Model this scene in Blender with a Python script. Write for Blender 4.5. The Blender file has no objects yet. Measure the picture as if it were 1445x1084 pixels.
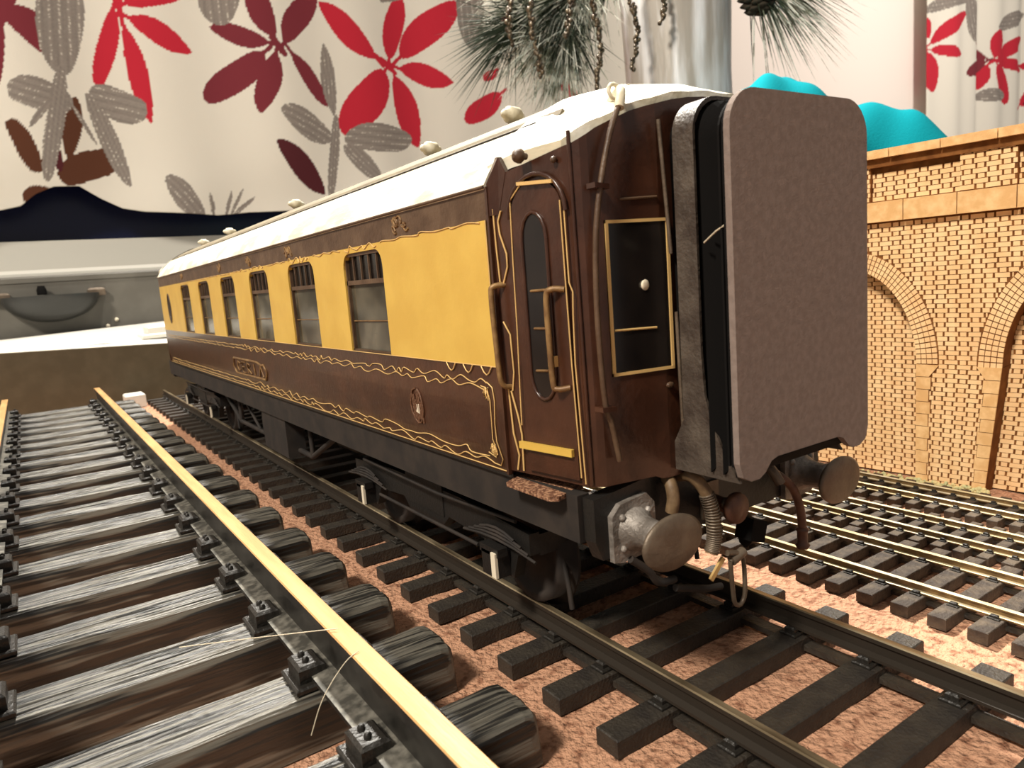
import bpy, bmesh, math, random
import numpy as np
from mathutils import Vector, Matrix

# ---------------------------------------------------------------- camera, world, lights, exposure
S = 0.01                       # everything below is written in centimetres
sc = bpy.context.scene
col = sc.collection

def cam_matrix(rx, ry, rz):
    cx, sx = math.cos(rx), math.sin(rx); cy, sy = math.cos(ry), math.sin(ry); cz, sz = math.cos(rz), math.sin(rz)
    A = Matrix(((cz, -sz, 0), (sz, cz, 0), (0, 0, 1)))
    B = Matrix(((1, 0, 0), (0, cx, -sx), (0, sx, cx)))
    D = Matrix(((cy, -sy, 0), (sy, cy, 0), (0, 0, 1)))
    return A @ B @ D

cd = bpy.data.cameras.new('camera'); cam = bpy.data.objects.new('camera', cd); col.objects.link(cam)
CAM = Vector((-9.0903, -12.8141, 6.2992))
cam.matrix_world = Matrix.Translation(CAM * S) @ cam_matrix(1.4225, -0.0778, -0.5802).to_4x4()
cd.sensor_fit = 'HORIZONTAL'; cd.sensor_width = 36.0; cd.lens = 1013.68 / 1445 * 36
cd.clip_start = 0.005; cd.clip_end = 50
cd.dof.use_dof = True; cd.dof.focus_distance = 0.15; cd.dof.aperture_fstop = 60
sc.camera = cam

w = bpy.data.worlds.new('room_light'); sc.world = w; w.use_nodes = True
w.node_tree.nodes['Background'].inputs[0].default_value = (1.0, 0.94, 0.87, 1)
w.node_tree.nodes['Background'].inputs[1].default_value = 0.30

def lamp(name, loc, size, power, colr, target, spread=None):
    l = bpy.data.lights.new(name, 'AREA'); l.shape = 'DISK'; l.size = size * S; l.energy = power; l.color = colr
    o = bpy.data.objects.new(name, l); col.objects.link(o)
    o.location = Vector(loc) * S
    if spread: l.spread = math.radians(spread)
    o.rotation_euler = (Vector(target) - Vector(loc)).to_track_quat('-Z', 'Y').to_euler()
    return o
lamp('ceiling_and_fill_light', (22, 56, 100), 8, 13.5, (1.0, 0.95, 0.86), (5, -10, 0), 112)
lamp('ceiling_and_fill_light', (175, -20, 165), 30, 7, (1.0, 0.93, 0.84), (178, 92, 52), 90)  # added fill lamp, unseen, to brighten the back wall and right curtain
lamp('ceiling_and_fill_light', (-95, -25, 110), 24, 28, (1.0, 0.92, 0.80), (5, 10, 5))
sc.view_settings.view_transform = 'Standard'; sc.view_settings.look = 'None'
sc.view_settings.gamma = 1.0; sc.view_settings.use_curve_mapping = False
sc.view_settings.exposure = 0.0

# ---------------------------------------------------------------- helpers
random.seed(7); rnd = random.random
def lin(c):
    return tuple((x / 255 / 12.92) if x / 255 <= 0.04045 else ((x / 255 + 0.055) / 1.055) ** 2.4 for x in c) + (1.0,)
M = {}
def mat(name, c, rough=0.5, metal=0.0, var=None, vscale=4.0, vlo=0.4, vhi=0.65, bump=0.0, bscale=20.0, stretch=(1, 1, 1), spec=0.5, alpha=1.0, coat=0.0, detail=4):
    m = bpy.data.materials.new(name); m.use_nodes = True; nt = m.node_tree; b = nt.nodes['Principled BSDF']
    b.inputs['Base Color'].default_value = lin(c); b.inputs['Roughness'].default_value = rough
    b.inputs['Metallic'].default_value = metal; b.inputs['Specular IOR Level'].default_value = spec
    b.inputs['Alpha'].default_value = alpha; b.inputs['Coat Weight'].default_value = coat
    if var or bump:
        tc = nt.nodes.new('ShaderNodeTexCoord'); mp = nt.nodes.new('ShaderNodeMapping')
        mp.inputs['Scale'].default_value = tuple(k / S for k in stretch)
        nt.links.new(tc.outputs['Object'], mp.inputs['Vector'])
    if var:
        n = nt.nodes.new('ShaderNodeTexNoise'); n.inputs['Scale'].default_value = vscale; n.inputs['Detail'].default_value = detail
        r = nt.nodes.new('ShaderNodeValToRGB')
        r.color_ramp.elements[0].position = vlo; r.color_ramp.elements[0].color = lin(var)
        r.color_ramp.elements[1].position = vhi; r.color_ramp.elements[1].color = lin(c)
        nt.links.new(mp.outputs[0], n.inputs['Vector']); nt.links.new(n.outputs[0], r.inputs[0]); nt.links.new(r.outputs[0], b.inputs['Base Color'])
    if bump:
        n2 = nt.nodes.new('ShaderNodeTexNoise'); n2.inputs['Scale'].default_value = bscale; n2.inputs['Detail'].default_value = 5
        bp = nt.nodes.new('ShaderNodeBump'); bp.inputs['Strength'].default_value = min(1, bump); bp.inputs['Distance'].default_value = 0.05 * S * max(1, bump)
        nt.links.new(mp.outputs[0], n2.inputs['Vector']); nt.links.new(n2.outputs[0], bp.inputs['Height']); nt.links.new(bp.outputs[0], b.inputs['Normal'])
    M[name] = m
    return m

mat('cork', (198, 150, 120), .9, var=(146, 102, 78), vscale=5, vlo=.34, vhi=.50, bump=3, bscale=9, spec=.2, detail=8)
mat('table_wood', (92, 66, 45), .6, var=(70, 48, 32), vscale=1, stretch=(.1, 1, 1))
mat('grain_plastic', (26, 25, 22), .42, var=(104, 100, 90), vscale=11, vlo=.44, vhi=.54, bump=1.0, bscale=14, stretch=(.035, 1.6, .5), spec=.7, detail=2)
mat('black_plastic', (34, 31, 27), .42, bump=.5, bscale=14)
mat('small_sleeper', (52, 46, 38), .6, bump=.6, bscale=16, var=(38, 33, 28), vscale=3)
mat('side_sleeper', (88, 76, 62), .7, bump=.6, bscale=16, var=(54, 45, 38), vscale=3)
mat('brass_head', (190, 148, 96), .5, metal=.12, var=(172, 130, 80), vscale=2, stretch=(3, .25, 1), bump=.15, bscale=12)
mat('rail_foot_grey', (126, 122, 112), .5, metal=.3, var=(70, 68, 62), vscale=5)  # paler grey for the upper faces of the rail foot
mat('dark_rail', (52, 50, 46), .38, metal=.3, var=(38, 36, 33), vscale=3)
mat('nickel_dull', (178, 162, 132), .35, metal=.7, var=(110, 96, 74), vscale=1.5, stretch=(2, .4, 1))
mat('nickel_web', (44, 37, 29), .6, metal=.15)
mat('tan_web', (150, 122, 82), .5, metal=.4, var=(112, 88, 56), vscale=3)
mat('nickel_bright', (250, 238, 206), .38, metal=.35, var=(226, 208, 160), vscale=2, stretch=(2, .4, 1))
mat('brown_paint', (70, 41, 27), .30, var=(55, 31, 20), vscale=1.4, bump=.15, bscale=9, coat=.1)
mat('brown_dusty', (96, 75, 56), .5, var=(76, 55, 38), vscale=2.2, bump=.25, bscale=12)
mat('cream_paint', (214, 178, 84), .42, var=(206, 168, 76), vscale=1.1, bump=.06, bscale=12)
mat('gold', (228, 190, 124), .4, metal=.25)
mat('dull_gold', (150, 118, 74), .5, metal=.2, var=(110, 80, 48), vscale=5)
mat('roof_white', (244, 240, 226), .55, var=(205, 195, 168), vscale=1.6, bump=.3, bscale=7, stretch=(1, .5, 1))
mat('roof_shade', (138, 127, 104), .7, var=(116, 105, 84), vscale=1.6, stretch=(1, .4, 1))  # upper roof shaded by colour, so the lower band looks more strongly lit
mat('felt_card', (132, 118, 110), .9, var=(122, 108, 100), vscale=9, bump=.14, bscale=34, spec=.2)
mat('bellows_black', (15, 13, 12), .9, spec=.15)
mat('grey_hood', (88, 78, 68), .5, var=(58, 48, 41), vscale=2.5, vlo=.35, vhi=.7, bump=.5, bscale=14)
mat('chassis_black', (26, 24, 22), .45, bump=.2, bscale=14)
mat('chassis_dust', (46, 38, 32), .75, var=(30, 25, 22), vscale=2)
mat('old_metal', (118, 104, 88), .45, metal=.35, var=(98, 84, 70), vscale=3, bump=.2, bscale=18)
mat('white_metal', (158, 150, 142), .5, metal=.3, var=(112, 104, 96), vscale=3, bump=.5, bscale=16)
mat('rubber_hose', (128, 104, 74), .6, var=(96, 74, 50), vscale=5)
mat('speckled_brown', (176, 132, 100), .6, var=(104, 66, 46), vscale=16, vlo=.45, vhi=.6, bump=1, bscale=20)
mat('red_brown', (110, 74, 54), .5, var=(84, 52, 38), vscale=4)
mat('window_glass', (112, 106, 90), .16, var=(62, 58, 48), vscale=1.0, spec=.6, alpha=.86)
mat('dark_glass', (30, 25, 22), .2, var=(16, 13, 13), vscale=1.0, spec=.6)
mat('interior_dark', (24, 17, 14), .9)
mat('cast_brown', (104, 70, 48), .5, bump=.6, bscale=22)
mat('brick', (244, 208, 158), .85, var=(236, 194, 142), vscale=2.0, spec=.2)
mat('wall_burnt', (134, 88, 46), .9, var=(108, 66, 32), vscale=3, spec=.2)
mat('stone', (236, 196, 142), .85, var=(220, 174, 118), vscale=3.5, spec=.2, bump=.15, bscale=20)
mat('scatter', (186, 188, 140), .95, var=(216, 196, 140), vscale=6, bump=1, bscale=14)
mat('wall_paint', (246, 232, 222), .85, bump=.1, bscale=2)
mat('teal_fleece', (8, 138, 150), .95, bump=.4, bscale=8, spec=.1)
mat('foil', (246, 247, 250), .28, metal=.12, var=(176, 168, 158), vscale=.5, stretch=(1.2, 1.2, .15), bump=3, bscale=.6)
mat('needle', (120, 126, 106), .6, var=(240, 240, 228), vscale=.8, vlo=.5, vhi=.56)
mat('needle_dark', (40, 52, 34), .6)
mat('cone_brown', (52, 44, 30), .8)
mat('bead', (120, 106, 84), .3, metal=.4, var=(62, 50, 38), vscale=3)
mat('board_brown', (84, 74, 54), .7, var=(76, 66, 46), vscale=1)
mat('case_grey', (104, 100, 92), .5, var=(96, 92, 84), vscale=.5)
mat('dark_disc', (50, 50, 48), .35)
mat('white_gloss', (212, 208, 198), .45)
mat('paper', (236, 234, 226), .8)
mat('navy_glass', (14, 20, 52), .25, spec=.4)
mat('floor_wood', (120, 92, 66), .6)
mat('tag_white', (226, 214, 190), .7)
mat('fibre', (200, 186, 160), .7)

def V(p): return Vector(p)
class MB:
    def __init__(s): s.v = []; s.f = []; s.m = []; s.cur = 0; s.sm = []
    def add(s, vs, fs, smooth=False):
        k = len(s.v); s.v += [tuple(p) for p in vs]
        for f in fs: s.f.append(tuple(i + k for i in f)); s.m.append(s.cur); s.sm.append(smooth)
    def box(s, x0, x1, y0, y1, z0, z1):
        s.add([(x0, y0, z0), (x1, y0, z0), (x1, y1, z0), (x0, y1, z0), (x0, y0, z1), (x1, y0, z1), (x1, y1, z1), (x0, y1, z1)],
              [(3, 2, 1, 0), (4, 5, 6, 7), (0, 1, 5, 4), (1, 2, 6, 5), (2, 3, 7, 6), (3, 0, 4, 7)])
    def obox(s, c, ax, ay, az):          # centre and half axes
        c, ax, ay, az = V(c), V(ax), V(ay), V(az)
        s.add([c - ax - ay - az, c + ax - ay - az, c + ax + ay - az, c - ax + ay - az, c - ax - ay + az, c + ax - ay + az, c + ax + ay + az, c - ax + ay + az],
              [(3, 2, 1, 0), (4, 5, 6, 7), (0, 1, 5, 4), (1, 2, 6, 5), (2, 3, 7, 6), (3, 0, 4, 7)])
    def cbox(s, x0, x1, y0, y1, z0, z1, c):   # top and end edges chamfered
        s.add([(x0, y0, z0), (x1, y0, z0), (x1, y1, z0), (x0, y1, z0), (x0, y0, z1 - c), (x1, y0, z1 - c), (x1, y1, z1 - c), (x0, y1, z1 - c),
               (x0 + c, y0 + c, z1), (x1 - c, y0 + c, z1), (x1 - c, y1 - c, z1), (x0 + c, y1 - c, z1)],
              [(3, 2, 1, 0), (0, 1, 5, 4), (1, 2, 6, 5), (2, 3, 7, 6), (3, 0, 4, 7), (4, 5, 9, 8), (5, 6, 10, 9), (6, 7, 11, 10), (7, 4, 8, 11), (8, 9, 10, 11)])
    def prism(s, pts, fn0, fn1, smooth=False):   # closed 2-D outline mapped by two functions to two rings
        n = len(pts); s.add([fn0(*p) for p in pts] + [fn1(*p) for p in pts], [tuple(range(n))[::-1], tuple(range(n, 2 * n))])
        s.add([fn0(*p) for p in pts] + [fn1(*p) for p in pts], [(i, (i + 1) % n, n + (i + 1) % n, n + i) for i in range(n)], smooth)
    def ext_y(s, pts, y0, y1, smooth=False):
        s.prism(pts, lambda x, z: (x, y0, z), lambda x, z: (x, y1, z), smooth)
    def tube(s, pts, r, n=8, smooth=True, caps=True):
        pts = [V(p) for p in pts]; k = len(pts); rs = r if isinstance(r, (list, tuple)) else [r] * k
        vs = []; up = None
        for i, p in enumerate(pts):
            t = (pts[min(i + 1, k - 1)] - pts[max(i - 1, 0)]).normalized()
            if up is None:
                up = Vector((0, 0, 1)) if abs(t.z) < .9 else Vector((1, 0, 0))
            a = t.cross(up).normalized(); up = a.cross(t).normalized()
            for j in range(n):
                q = 2 * math.pi * j / n; vs.append(p + (a * math.cos(q) + up * math.sin(q)) * rs[i])
        fs = [(i * n + j, i * n + (j + 1) % n, (i + 1) * n + (j + 1) % n, (i + 1) * n + j) for i in range(k - 1) for j in range(n)]
        s.add(vs, fs, smooth)
        if caps: s.add(vs[:n] + vs[-n:], [tuple(range(n))[::-1], tuple(range(n, 2 * n))])
    def lathe(s, c, axis, prof, n=24, smooth=True):   # prof: (distance along axis, radius)
        c, ax = V(c), V(axis).normalized(); a = ax.orthogonal().normalized(); b = ax.cross(a)
        vs = [c + ax * d + (a * math.cos(2 * math.pi * j / n) + b * math.sin(2 * math.pi * j / n)) * r for d, r in prof for j in range(n)]
        fs = [(i * n + j, i * n + (j + 1) % n, (i + 1) * n + (j + 1) % n, (i + 1) * n + j) for i in range(len(prof) - 1) for j in range(n)]
        s.add(vs, fs, smooth); s.add(vs[:n], [tuple(range(n))[::-1]]); s.add(vs[-n:], [tuple(range(n))])
    def blob(s, c, r, n=8, m=6):
        c = V(c); r = r if isinstance(r, (list, tuple)) else (r, r, r)
        vs = [c + Vector((r[0] * math.sin(math.pi * i / m) * math.cos(2 * math.pi * j / n), r[1] * math.sin(math.pi * i / m) * math.sin(2 * math.pi * j / n), r[2] * math.cos(math.pi * i / m))) for i in range(m + 1) for j in range(n)]
        s.add(vs, [(i * n + j, i * n + (j + 1) % n, (i + 1) * n + (j + 1) % n, (i + 1) * n + j) for i in range(m) for j in range(n)], True)
    def mesh(s, name, mats, origin=(0, 0, 0), fix=True):
        me = bpy.data.meshes.new(name); o = V(origin)
        me.from_pydata([tuple((V(p) - o) * S) for p in s.v], [], s.f)
        for mm in (mats if isinstance(mats, (list, tuple)) else [mats]): me.materials.append(M[mm])
        me.polygons.foreach_set('material_index', s.m); me.polygons.foreach_set('use_smooth', s.sm)
        if fix:
            bm = bmesh.new(); bm.from_mesh(me); bmesh.ops.recalc_face_normals(bm, faces=bm.faces); bm.to_mesh(me); bm.free()
        me.update(); return me

def thing(name, label, cat, base=(0, 0, 0), rz=0, group=None):
    o = bpy.data.objects.new(name, None); col.objects.link(o); o.empty_display_size = .01
    o.location = V(base) * S; o.rotation_euler = (0, 0, rz); o['label'] = label; o['category'] = cat
    if group: o['group'] = group
    return o
def part(name, mb, mats, parent=None, at=None, label=None, origin=None, kind=None):
    """parent None: a top-level mesh. Vertices are given relative to the thing's base (or to `at`, the part's place in its parent)."""
    at = at or (0, 0, 0)
    me = mb if isinstance(mb, bpy.types.Mesh) else mb.mesh(name, mats, at)
    o = bpy.data.objects.new(name, me); col.objects.link(o); o.location = V(at) * S
    if parent is not None: o.parent = parent
    if label: o['label'] = label
    if kind: o['kind'] = kind
    return o
def tag(o, label, cat, group=None):
    o['label'] = label; o['category'] = cat
    if group: o['group'] = group
    return o
def smooth_path(pts, n=6):
    pts = [V(p) for p in pts]; out = []
    for i in range(len(pts) - 1):
        p0 = pts[max(i - 1, 0)]; p1 = pts[i]; p2 = pts[i + 1]; p3 = pts[min(i + 2, len(pts) - 1)]
        for k in range(n):
            t = k / n
            out.append(0.5 * ((2 * p1) + (p2 - p0) * t + (2 * p0 - 5 * p1 + 4 * p2 - p3) * t * t + (3 * p1 - p0 - 3 * p2 + p3) * t ** 3))
    return out + [pts[-1]]
GZ = -0.78                     # top of the cork

# ---------------------------------------------------------------- the setting
b = MB(); b.box(-140, 330, -60, 95, -75, -74); part('floor', b, 'floor_wood', kind='structure')
b = MB()                       # room wall with a window opening X -60..95, Z 12..110
b.box(-140, -60, 95.6, 99, -74, 170); b.box(95, 330, 95.6, 99, -74, 170); b.box(-60, 95, 95.6, 99, -74, 11); b.box(-60, 95, 95.6, 99, 110, 170)
part('wall_back', b, 'wall_paint', kind='structure')
b = MB(); b.box(-60, 95, 98, 98.4, 11, 110)
wd = part('window_1', b, 'navy_glass', kind='structure')
b = MB(); b.box(-60, 95, 95.8, 98, 11, 15.2); b.box(-60, -56, 95.8, 98, 15.2, 110); b.box(91, 95, 95.8, 98, 15.2, 110); b.box(-56, 91, 95.8, 98, 106, 110)
part('window_frame', b, 'white_gloss', wd)
b = MB(); b.cbox(-62, 97, 86, 96, 9.0, 11.2, .4); part('window_sill', b, 'white_gloss', wd)
PETALS=[('g',-0.2,49.0,-1.5,34.2,2.5,0.5),('g',-7.4,32.0,-1.0,31.4,1.88,0.4),('g',7.2,30.7,0.8,32.1,2.01,0.35),('g',0.6,32.5,4.1,21.3,1.12,0.6),('g',-1.6,35.3,-4.9,21.8,0.93,0.4),('g',-3.3,31.4,-5.8,27.9,0.35,0.6),('g',-1.4,31.5,1.0,26.3,0.24,0.6),('g',17.7,49.2,17.8,42.2,2.51,0.5),('g',31.9,31.3,31.3,41.3,1.11,0.8),('g',31.3,27.9,24.0,31.8,1.84,0.6),('g',33.1,28.0,44.6,29.0,2.13,0.5),('g',32.8,27.2,38.4,22.4,1.44,0.6),('g',32.2,31.5,30.0,19.6,0.75,0.4),('g',12.1,17.3,8.2,22.6,1.49,0.6),('g',13.5,17.3,13.3,20.5,0.31,0.6),('g',15.1,17.3,16.3,20.8,0.25,0.6),('g',15.7,17.3,17.9,21.2,0.22,0.6),('g',15.9,17.3,19.3,20.0,0.28,0.6),('g',41.2,48.5,47.6,51.1,0.61,0.5),('g',56.5,56.1,57.0,43.0,2.62,0.5),('r',6.5,42.0,13.6,38.5,1.47,0.8),('r',5.9,41.1,7.6,29.2,1.2,0.8),('r',5.1,42.8,2.1,33.1,1.1,0.5),('r',6.5,43.6,14.1,47.1,1.6,0.5),('r',5.9,43.8,7.1,48.5,0.68,0.8),('r',5.5,43.9,4.3,46.4,0.74,0.8),('r',5.5,44.0,5.9,42.4,0.34,0.5),('m',23.4,40.3,16.2,41.8,1.28,0.7),('m',24.2,41.2,21.4,48.3,1.69,0.6),('m',25.5,40.6,30.8,48.3,1.65,0.6),('m',22.5,38.9,14.5,32.3,1.79,0.45),('m',24.2,39.2,21.3,31.0,1.5,0.7),('m',26.4,39.3,31.2,32.6,1.14,0.6),('m',23.9,40.8,25.7,38.8,0.56,0.5),('r',39.5,40.0,31.2,46.8,1.89,0.8),('r',41.8,40.3,44.8,50.2,1.69,0.6),('r',43.9,40.9,54.4,50.1,2.21,0.6),('r',43.5,39.2,52.6,37.8,1.68,0.8),('r',42.5,38.0,45.8,27.6,2.18,0.7),('r',40.8,38.4,33.2,28.6,2.58,0.5),('r',39.8,40.3,43.1,38.3,0.52,0.5),('r',62.2,45.1,66.1,51.0,1.62,0.6),('r',61.4,36.5,54.2,31.5,1.71,0.5),('r',60.9,40.2,58.3,38.4,0.79,0.6),('r',74.5,38.8,79.4,36.7,1.27,0.6),('r',63.9,47.1,68.8,52.3,0.75,0.6),('m',-6.2,40.8,-1.2,37.1,1.79,0.35),('m',-8.1,37.5,-4.7,44.9,0.94,0.6),('m',-6.9,40.4,-8.1,32.5,0.49,0.5),('b',-7.7,28.7,-5.5,22.9,1.05,0.3),('b',-0.6,31.9,-2.3,24.5,0.94,0.6),('b',-3.6,22.0,3.4,25.5,1.72,0.35),('b',-7.7,20.1,-3.4,19.8,1.27,0.4),('d',23.0,27.6,29.2,20.3,1.63,0.7),('d',-3.5,25.9,-3.4,22.9,0.45,0.5),('g',198.5,67.1,227.9,76.5,1.92,0.5),('g',219.0,72.8,225.0,61.9,3.94,0.5),('g',236.5,66.7,257.6,74.0,2.18,0.5),('g',228.5,47.4,242.2,48.7,1.83,0.4),('g',249.3,76.9,263.4,84.0,2.22,0.5),('r',234.6,58.5,238.7,66.9,3.1,0.7),('r',236.0,58.0,256.5,67.0,2.14,0.6),('r',236.4,57.4,257.0,57.4,1.7,0.7),('r',236.0,56.6,244.2,46.5,3.52,0.6),('r',232.5,56.3,228.8,49.6,2.26,0.5),('m',232.0,57.4,218.7,52.4,1.99,0.6),('m',232.0,58.2,223.4,61.7,1.33,0.6),('r',201.1,59.1,218.3,69.2,2.02,0.7),('r',201.5,57.6,215.4,57.7,1.55,0.7),('r',200.1,56.8,203.1,47.0,3.32,0.6),('r',199.2,65.7,200.7,60.5,1.81,0.6),('r',256.5,58.4,271.3,58.1,1.97,0.6),('r',257.1,46.9,271.4,56.0,3.09,0.6),('d',259.0,75.0,268.6,82.6,1.86,0.5),('d',258.1,47.4,276.5,44.0,2.22,0.6),]
HEM= [(-13.0, 18.7), (-10.2, 18.5), (-8.0, 19.0), (-6.4, 20.3), (-4.4, 21.2), (-1.7, 21.3), (0.5, 19.8), (2.7, 18.6), (5.2, 18.1), (14.0, 17.5), (18.4, 17.9), (29.3, 18.0), (47.3, 18.9), (77.1, 21.1)]
# ---------------------------------------------------------------- curtains (flat print as a colour attribute)
def curtain(name, x0, x1, y, ztop, hem, step, label, fold, part_edges=None):
    xs = np.arange(x0, x1, step); nz = int((ztop - 17) / step); hx = [h[0] for h in hem]; hz = [h[1] for h in hem]
    zb = np.interp(xs, hx, hz); t = np.linspace(0, 1, nz)
    X = np.repeat(xs[None, :], nz, 0); Z = zb[None, :] * (1 - t[:, None]) + ztop * t[:, None]
    Yv = y + fold(X, Z)
    n = X.size; C = np.empty((n, 3)); C[:] = lin((232, 224, 210))[:3]
    px, pz = X.ravel(), Z.ravel()
    colr = dict(r=lin((196, 44, 60)), m=lin((124, 50, 58)), b=lin((92, 56, 40)), d=lin((84, 38, 42)))
    for grey_pass in (False, True):
        for k, bx, bz, tx, tz, hw, bl in PETALS:
            if (k == 'g') != grey_pass: continue
            dx, dz = tx - bx, tz - bz; L = math.hypot(dx, dz); dx /= L; dz /= L
            u = ((px - bx) * dx + (pz - bz) * dz) / L; v = (px - bx) * -dz + (pz - bz) * dx
            ok = (u > 0) & (u < 1); uu = np.clip(u, 0, 1)
            wv = hw * np.clip(4 * uu * (1 - uu), 0, 1) ** bl
            sk = .12 * hw * np.sin(uu * 5.5)
            ins = ok & (np.abs(v - sk) < wv)
            if k == 'g':
                st = np.sin(v * 13 / max(hw, 1) + 3 * np.sin(u * 2.3) + px * .7) * .5 + np.sin(v * 31 / max(hw, 1) + u * 4) * .3 + np.random.rand(n) * .7
                g = np.array(lin((138, 128, 120))[:3])[None, :] * (1 + .22 * st[:, None])
                g[st > 1.15] = lin((206, 196, 182))[:3]
                C[ins] = g[ins]
            else:
                C[ins] = colr[k][:3]
            stem = (u > -.16) & (u <= .05) & (np.abs(v) < .26)
            if k in 'rm': C[stem] = colr[k][:3]
    me = bpy.data.meshes.new(name)
    nx = len(xs); vs = np.stack([px, Yv.ravel(), pz], 1) * S
    i = np.arange((nz - 1) * (nx - 1)); r, c = i // (nx - 1), i % (nx - 1); a = r * nx + c
    quads = np.stack([a, a + 1, a + nx + 1, a + nx], 1).astype(np.int32)
    me.vertices.add(n); me.vertices.foreach_set('co', vs.ravel())
    me.loops.add(quads.size); me.loops.foreach_set('vertex_index', quads.ravel())
    me.polygons.add(len(quads)); me.polygons.foreach_set('loop_start', np.arange(0, quads.size, 4, dtype=np.int32))
    me.update(calc_edges=True)
    me.polygons.foreach_set('use_smooth', np.ones(len(quads), bool))
    at = me.color_attributes.new('print', 'FLOAT_COLOR', 'POINT')
    at.data.foreach_set('color', np.concatenate([C, np.ones((n, 1))], 1).astype(np.float32).ravel())
    me.materials.append(M['curtain_cloth'])
    o = bpy.data.objects.new(name, me); col.objects.link(o); tag(o, label, 'curtain')
    md = o.modifiers.new('thickness', 'SOLIDIFY'); md.thickness = .12 * S; md.offset = 1
    return o
m = mat('curtain_cloth', (238, 226, 206), .9, bump=.3, bscale=5, spec=.15)
ca = m.node_tree.nodes.new('ShaderNodeVertexColor'); ca.layer_name = 'print'
m.node_tree.links.new(ca.outputs[0], m.node_tree.nodes['Principled BSDF'].inputs['Base Color'])
np.random.seed(3)
curtain('curtain', -34, 92, 91.5, 66, HEM, .16, 'wide cream window curtain printed with red and maroon six-petal flowers and grey leaves',
        lambda X, Z: .7 * np.sin(X * .16 + .4) + .35 * np.sin(X * .43 + Z * .02) - .9 * np.exp(-((Z - 18) / 5) ** 2) * np.sin(X * .21))
def rfold(X, Z):
    u = (X - 200) / 28.5; return 2.2 * np.abs(np.sin(u * math.pi)) ** .7 * -1 + .5 * np.sin(X * .5)
curtain('curtain', 200, 285, 92, 100, [(200, 6), (285, 6)], .3, 'narrow pleated curtain at far right with small red flowers, beyond the brick arches', rfold)

# ---------------------------------------------------------------- table, cork board
b = MB(); b.box(-75, 110, -45, 88, -4.5, -1.9)
t = thing('table', 'large brown wooden table top carrying the whole railway board', 'table', (17, 20, -74))
def rel(mb, base):
    mb.v = [(p[0] - base[0], p[1] - base[1], p[2] - base[2]) for p in mb.v]; return mb
part('table_top', rel(b, (17, 20, -74)), 'table_wood', t)
for x in (-70, 105):
    for y in (-40, 83):
        b = MB(); b.box(x - 2.5, x + 2.5, y - 2.5, y + 2.5, -74, -4.5); part('leg', rel(b, (17, 20, -74)), 'table_wood', t)
b = MB()
nx, ny = 150, 260                    # cork surface with uneven relief
X0, X1, Y0, Y1 = -20.0, 17.0, -20.0, 46.0
def relief(x, y):
    return .035 * math.sin(x * 3.1 + math.sin(y * 2.3)) * math.sin(y * 2.7 + 1.3 * math.sin(x * 1.9)) + .02 * math.sin(x * 7.7 + y * 5.1) + .02 * (rnd() - .5)
vs = [(X0 + (X1 - X0) * i / nx, Y0 + (Y1 - Y0) * j / ny, GZ - .03 + relief(X0 + (X1 - X0) * i / nx, Y0 + (Y1 - Y0) * j / ny) * .6) for j in range(ny + 1) for i in range(nx + 1)]
b.add(vs, [(j * (nx + 1) + i, j * (nx + 1) + i + 1, (j + 1) * (nx + 1) + i + 1, (j + 1) * (nx + 1) + i) for j in range(ny) for i in range(nx)], True)
b.box(X0, X1, Y0, Y1, -1.9, GZ - .12)
tag(part('baseboard', b, 'cork'), 'pinkish brown cork baseboard that all the tracks lie on', 'baseboard')

# ---------------------------------------------------------------- tracks
def rail_profile(xc, ztop, h, head, foot, headh, web, footh):
    zb = ztop - h
    L = [(-foot / 2, zb), (-foot / 2, zb + footh), (-web / 2, zb + footh * 1.6), (-web / 2, ztop - headh * 1.25), (-head / 2, ztop - headh), (-head / 2, ztop - .02), (-head / 2 + .02, ztop)]
    return [(xc + x, z) for x, z in L] + [(xc - x, z) for x, z in reversed(L)]
def make_rail(parent, base, xc, ztop, h, head, foot, headh, web, footh, y0, y1, mats, label=None):
    pr = rail_profile(xc, ztop, h, head, foot, headh, web, footh); n = len(pr)
    b = MB(); ys = [y0, y1]
    for i in range(n):
        (xa, za), (xb, zb_) = pr[i], pr[(i + 1) % n]
        b.cur = 0 if (za > ztop - .03 and zb_ > ztop - .03) else (2 if (len(mats) > 2 and za < ztop - h * .6 and zb_ < ztop - h * .6 and abs(xa - xb) > .1 * foot and max(za, zb_) > ztop - h + .01) else 1)
        b.add([(xa, y0, za), (xb, y0, zb_), (xb, y1, zb_), (xa, y1, za)], [(0, 1, 2, 3)])
    b.cur = 1
    b.add([(x, y0, z) for x, z in pr], [tuple(range(n))]); b.add([(x, y1, z) for x, z in pr], [tuple(range(n))])
    return part('rail', rel(b, base), mats, parent, label=label)
def copies(name, me, parent, ys, x=0, z=0, sub=None):
    for y in ys:
        o = bpy.data.objects.new(name, me); col.objects.link(o); o.parent = parent; o.location = (x * S, y * S, z * S)
        if sub:
            for sname, sme, sx in sub:
                q = bpy.data.objects.new(sname, sme); col.objects.link(q); q.parent = o; q.location = (sx[0] * S, sx[1] * S, sx[2] * S)

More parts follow.
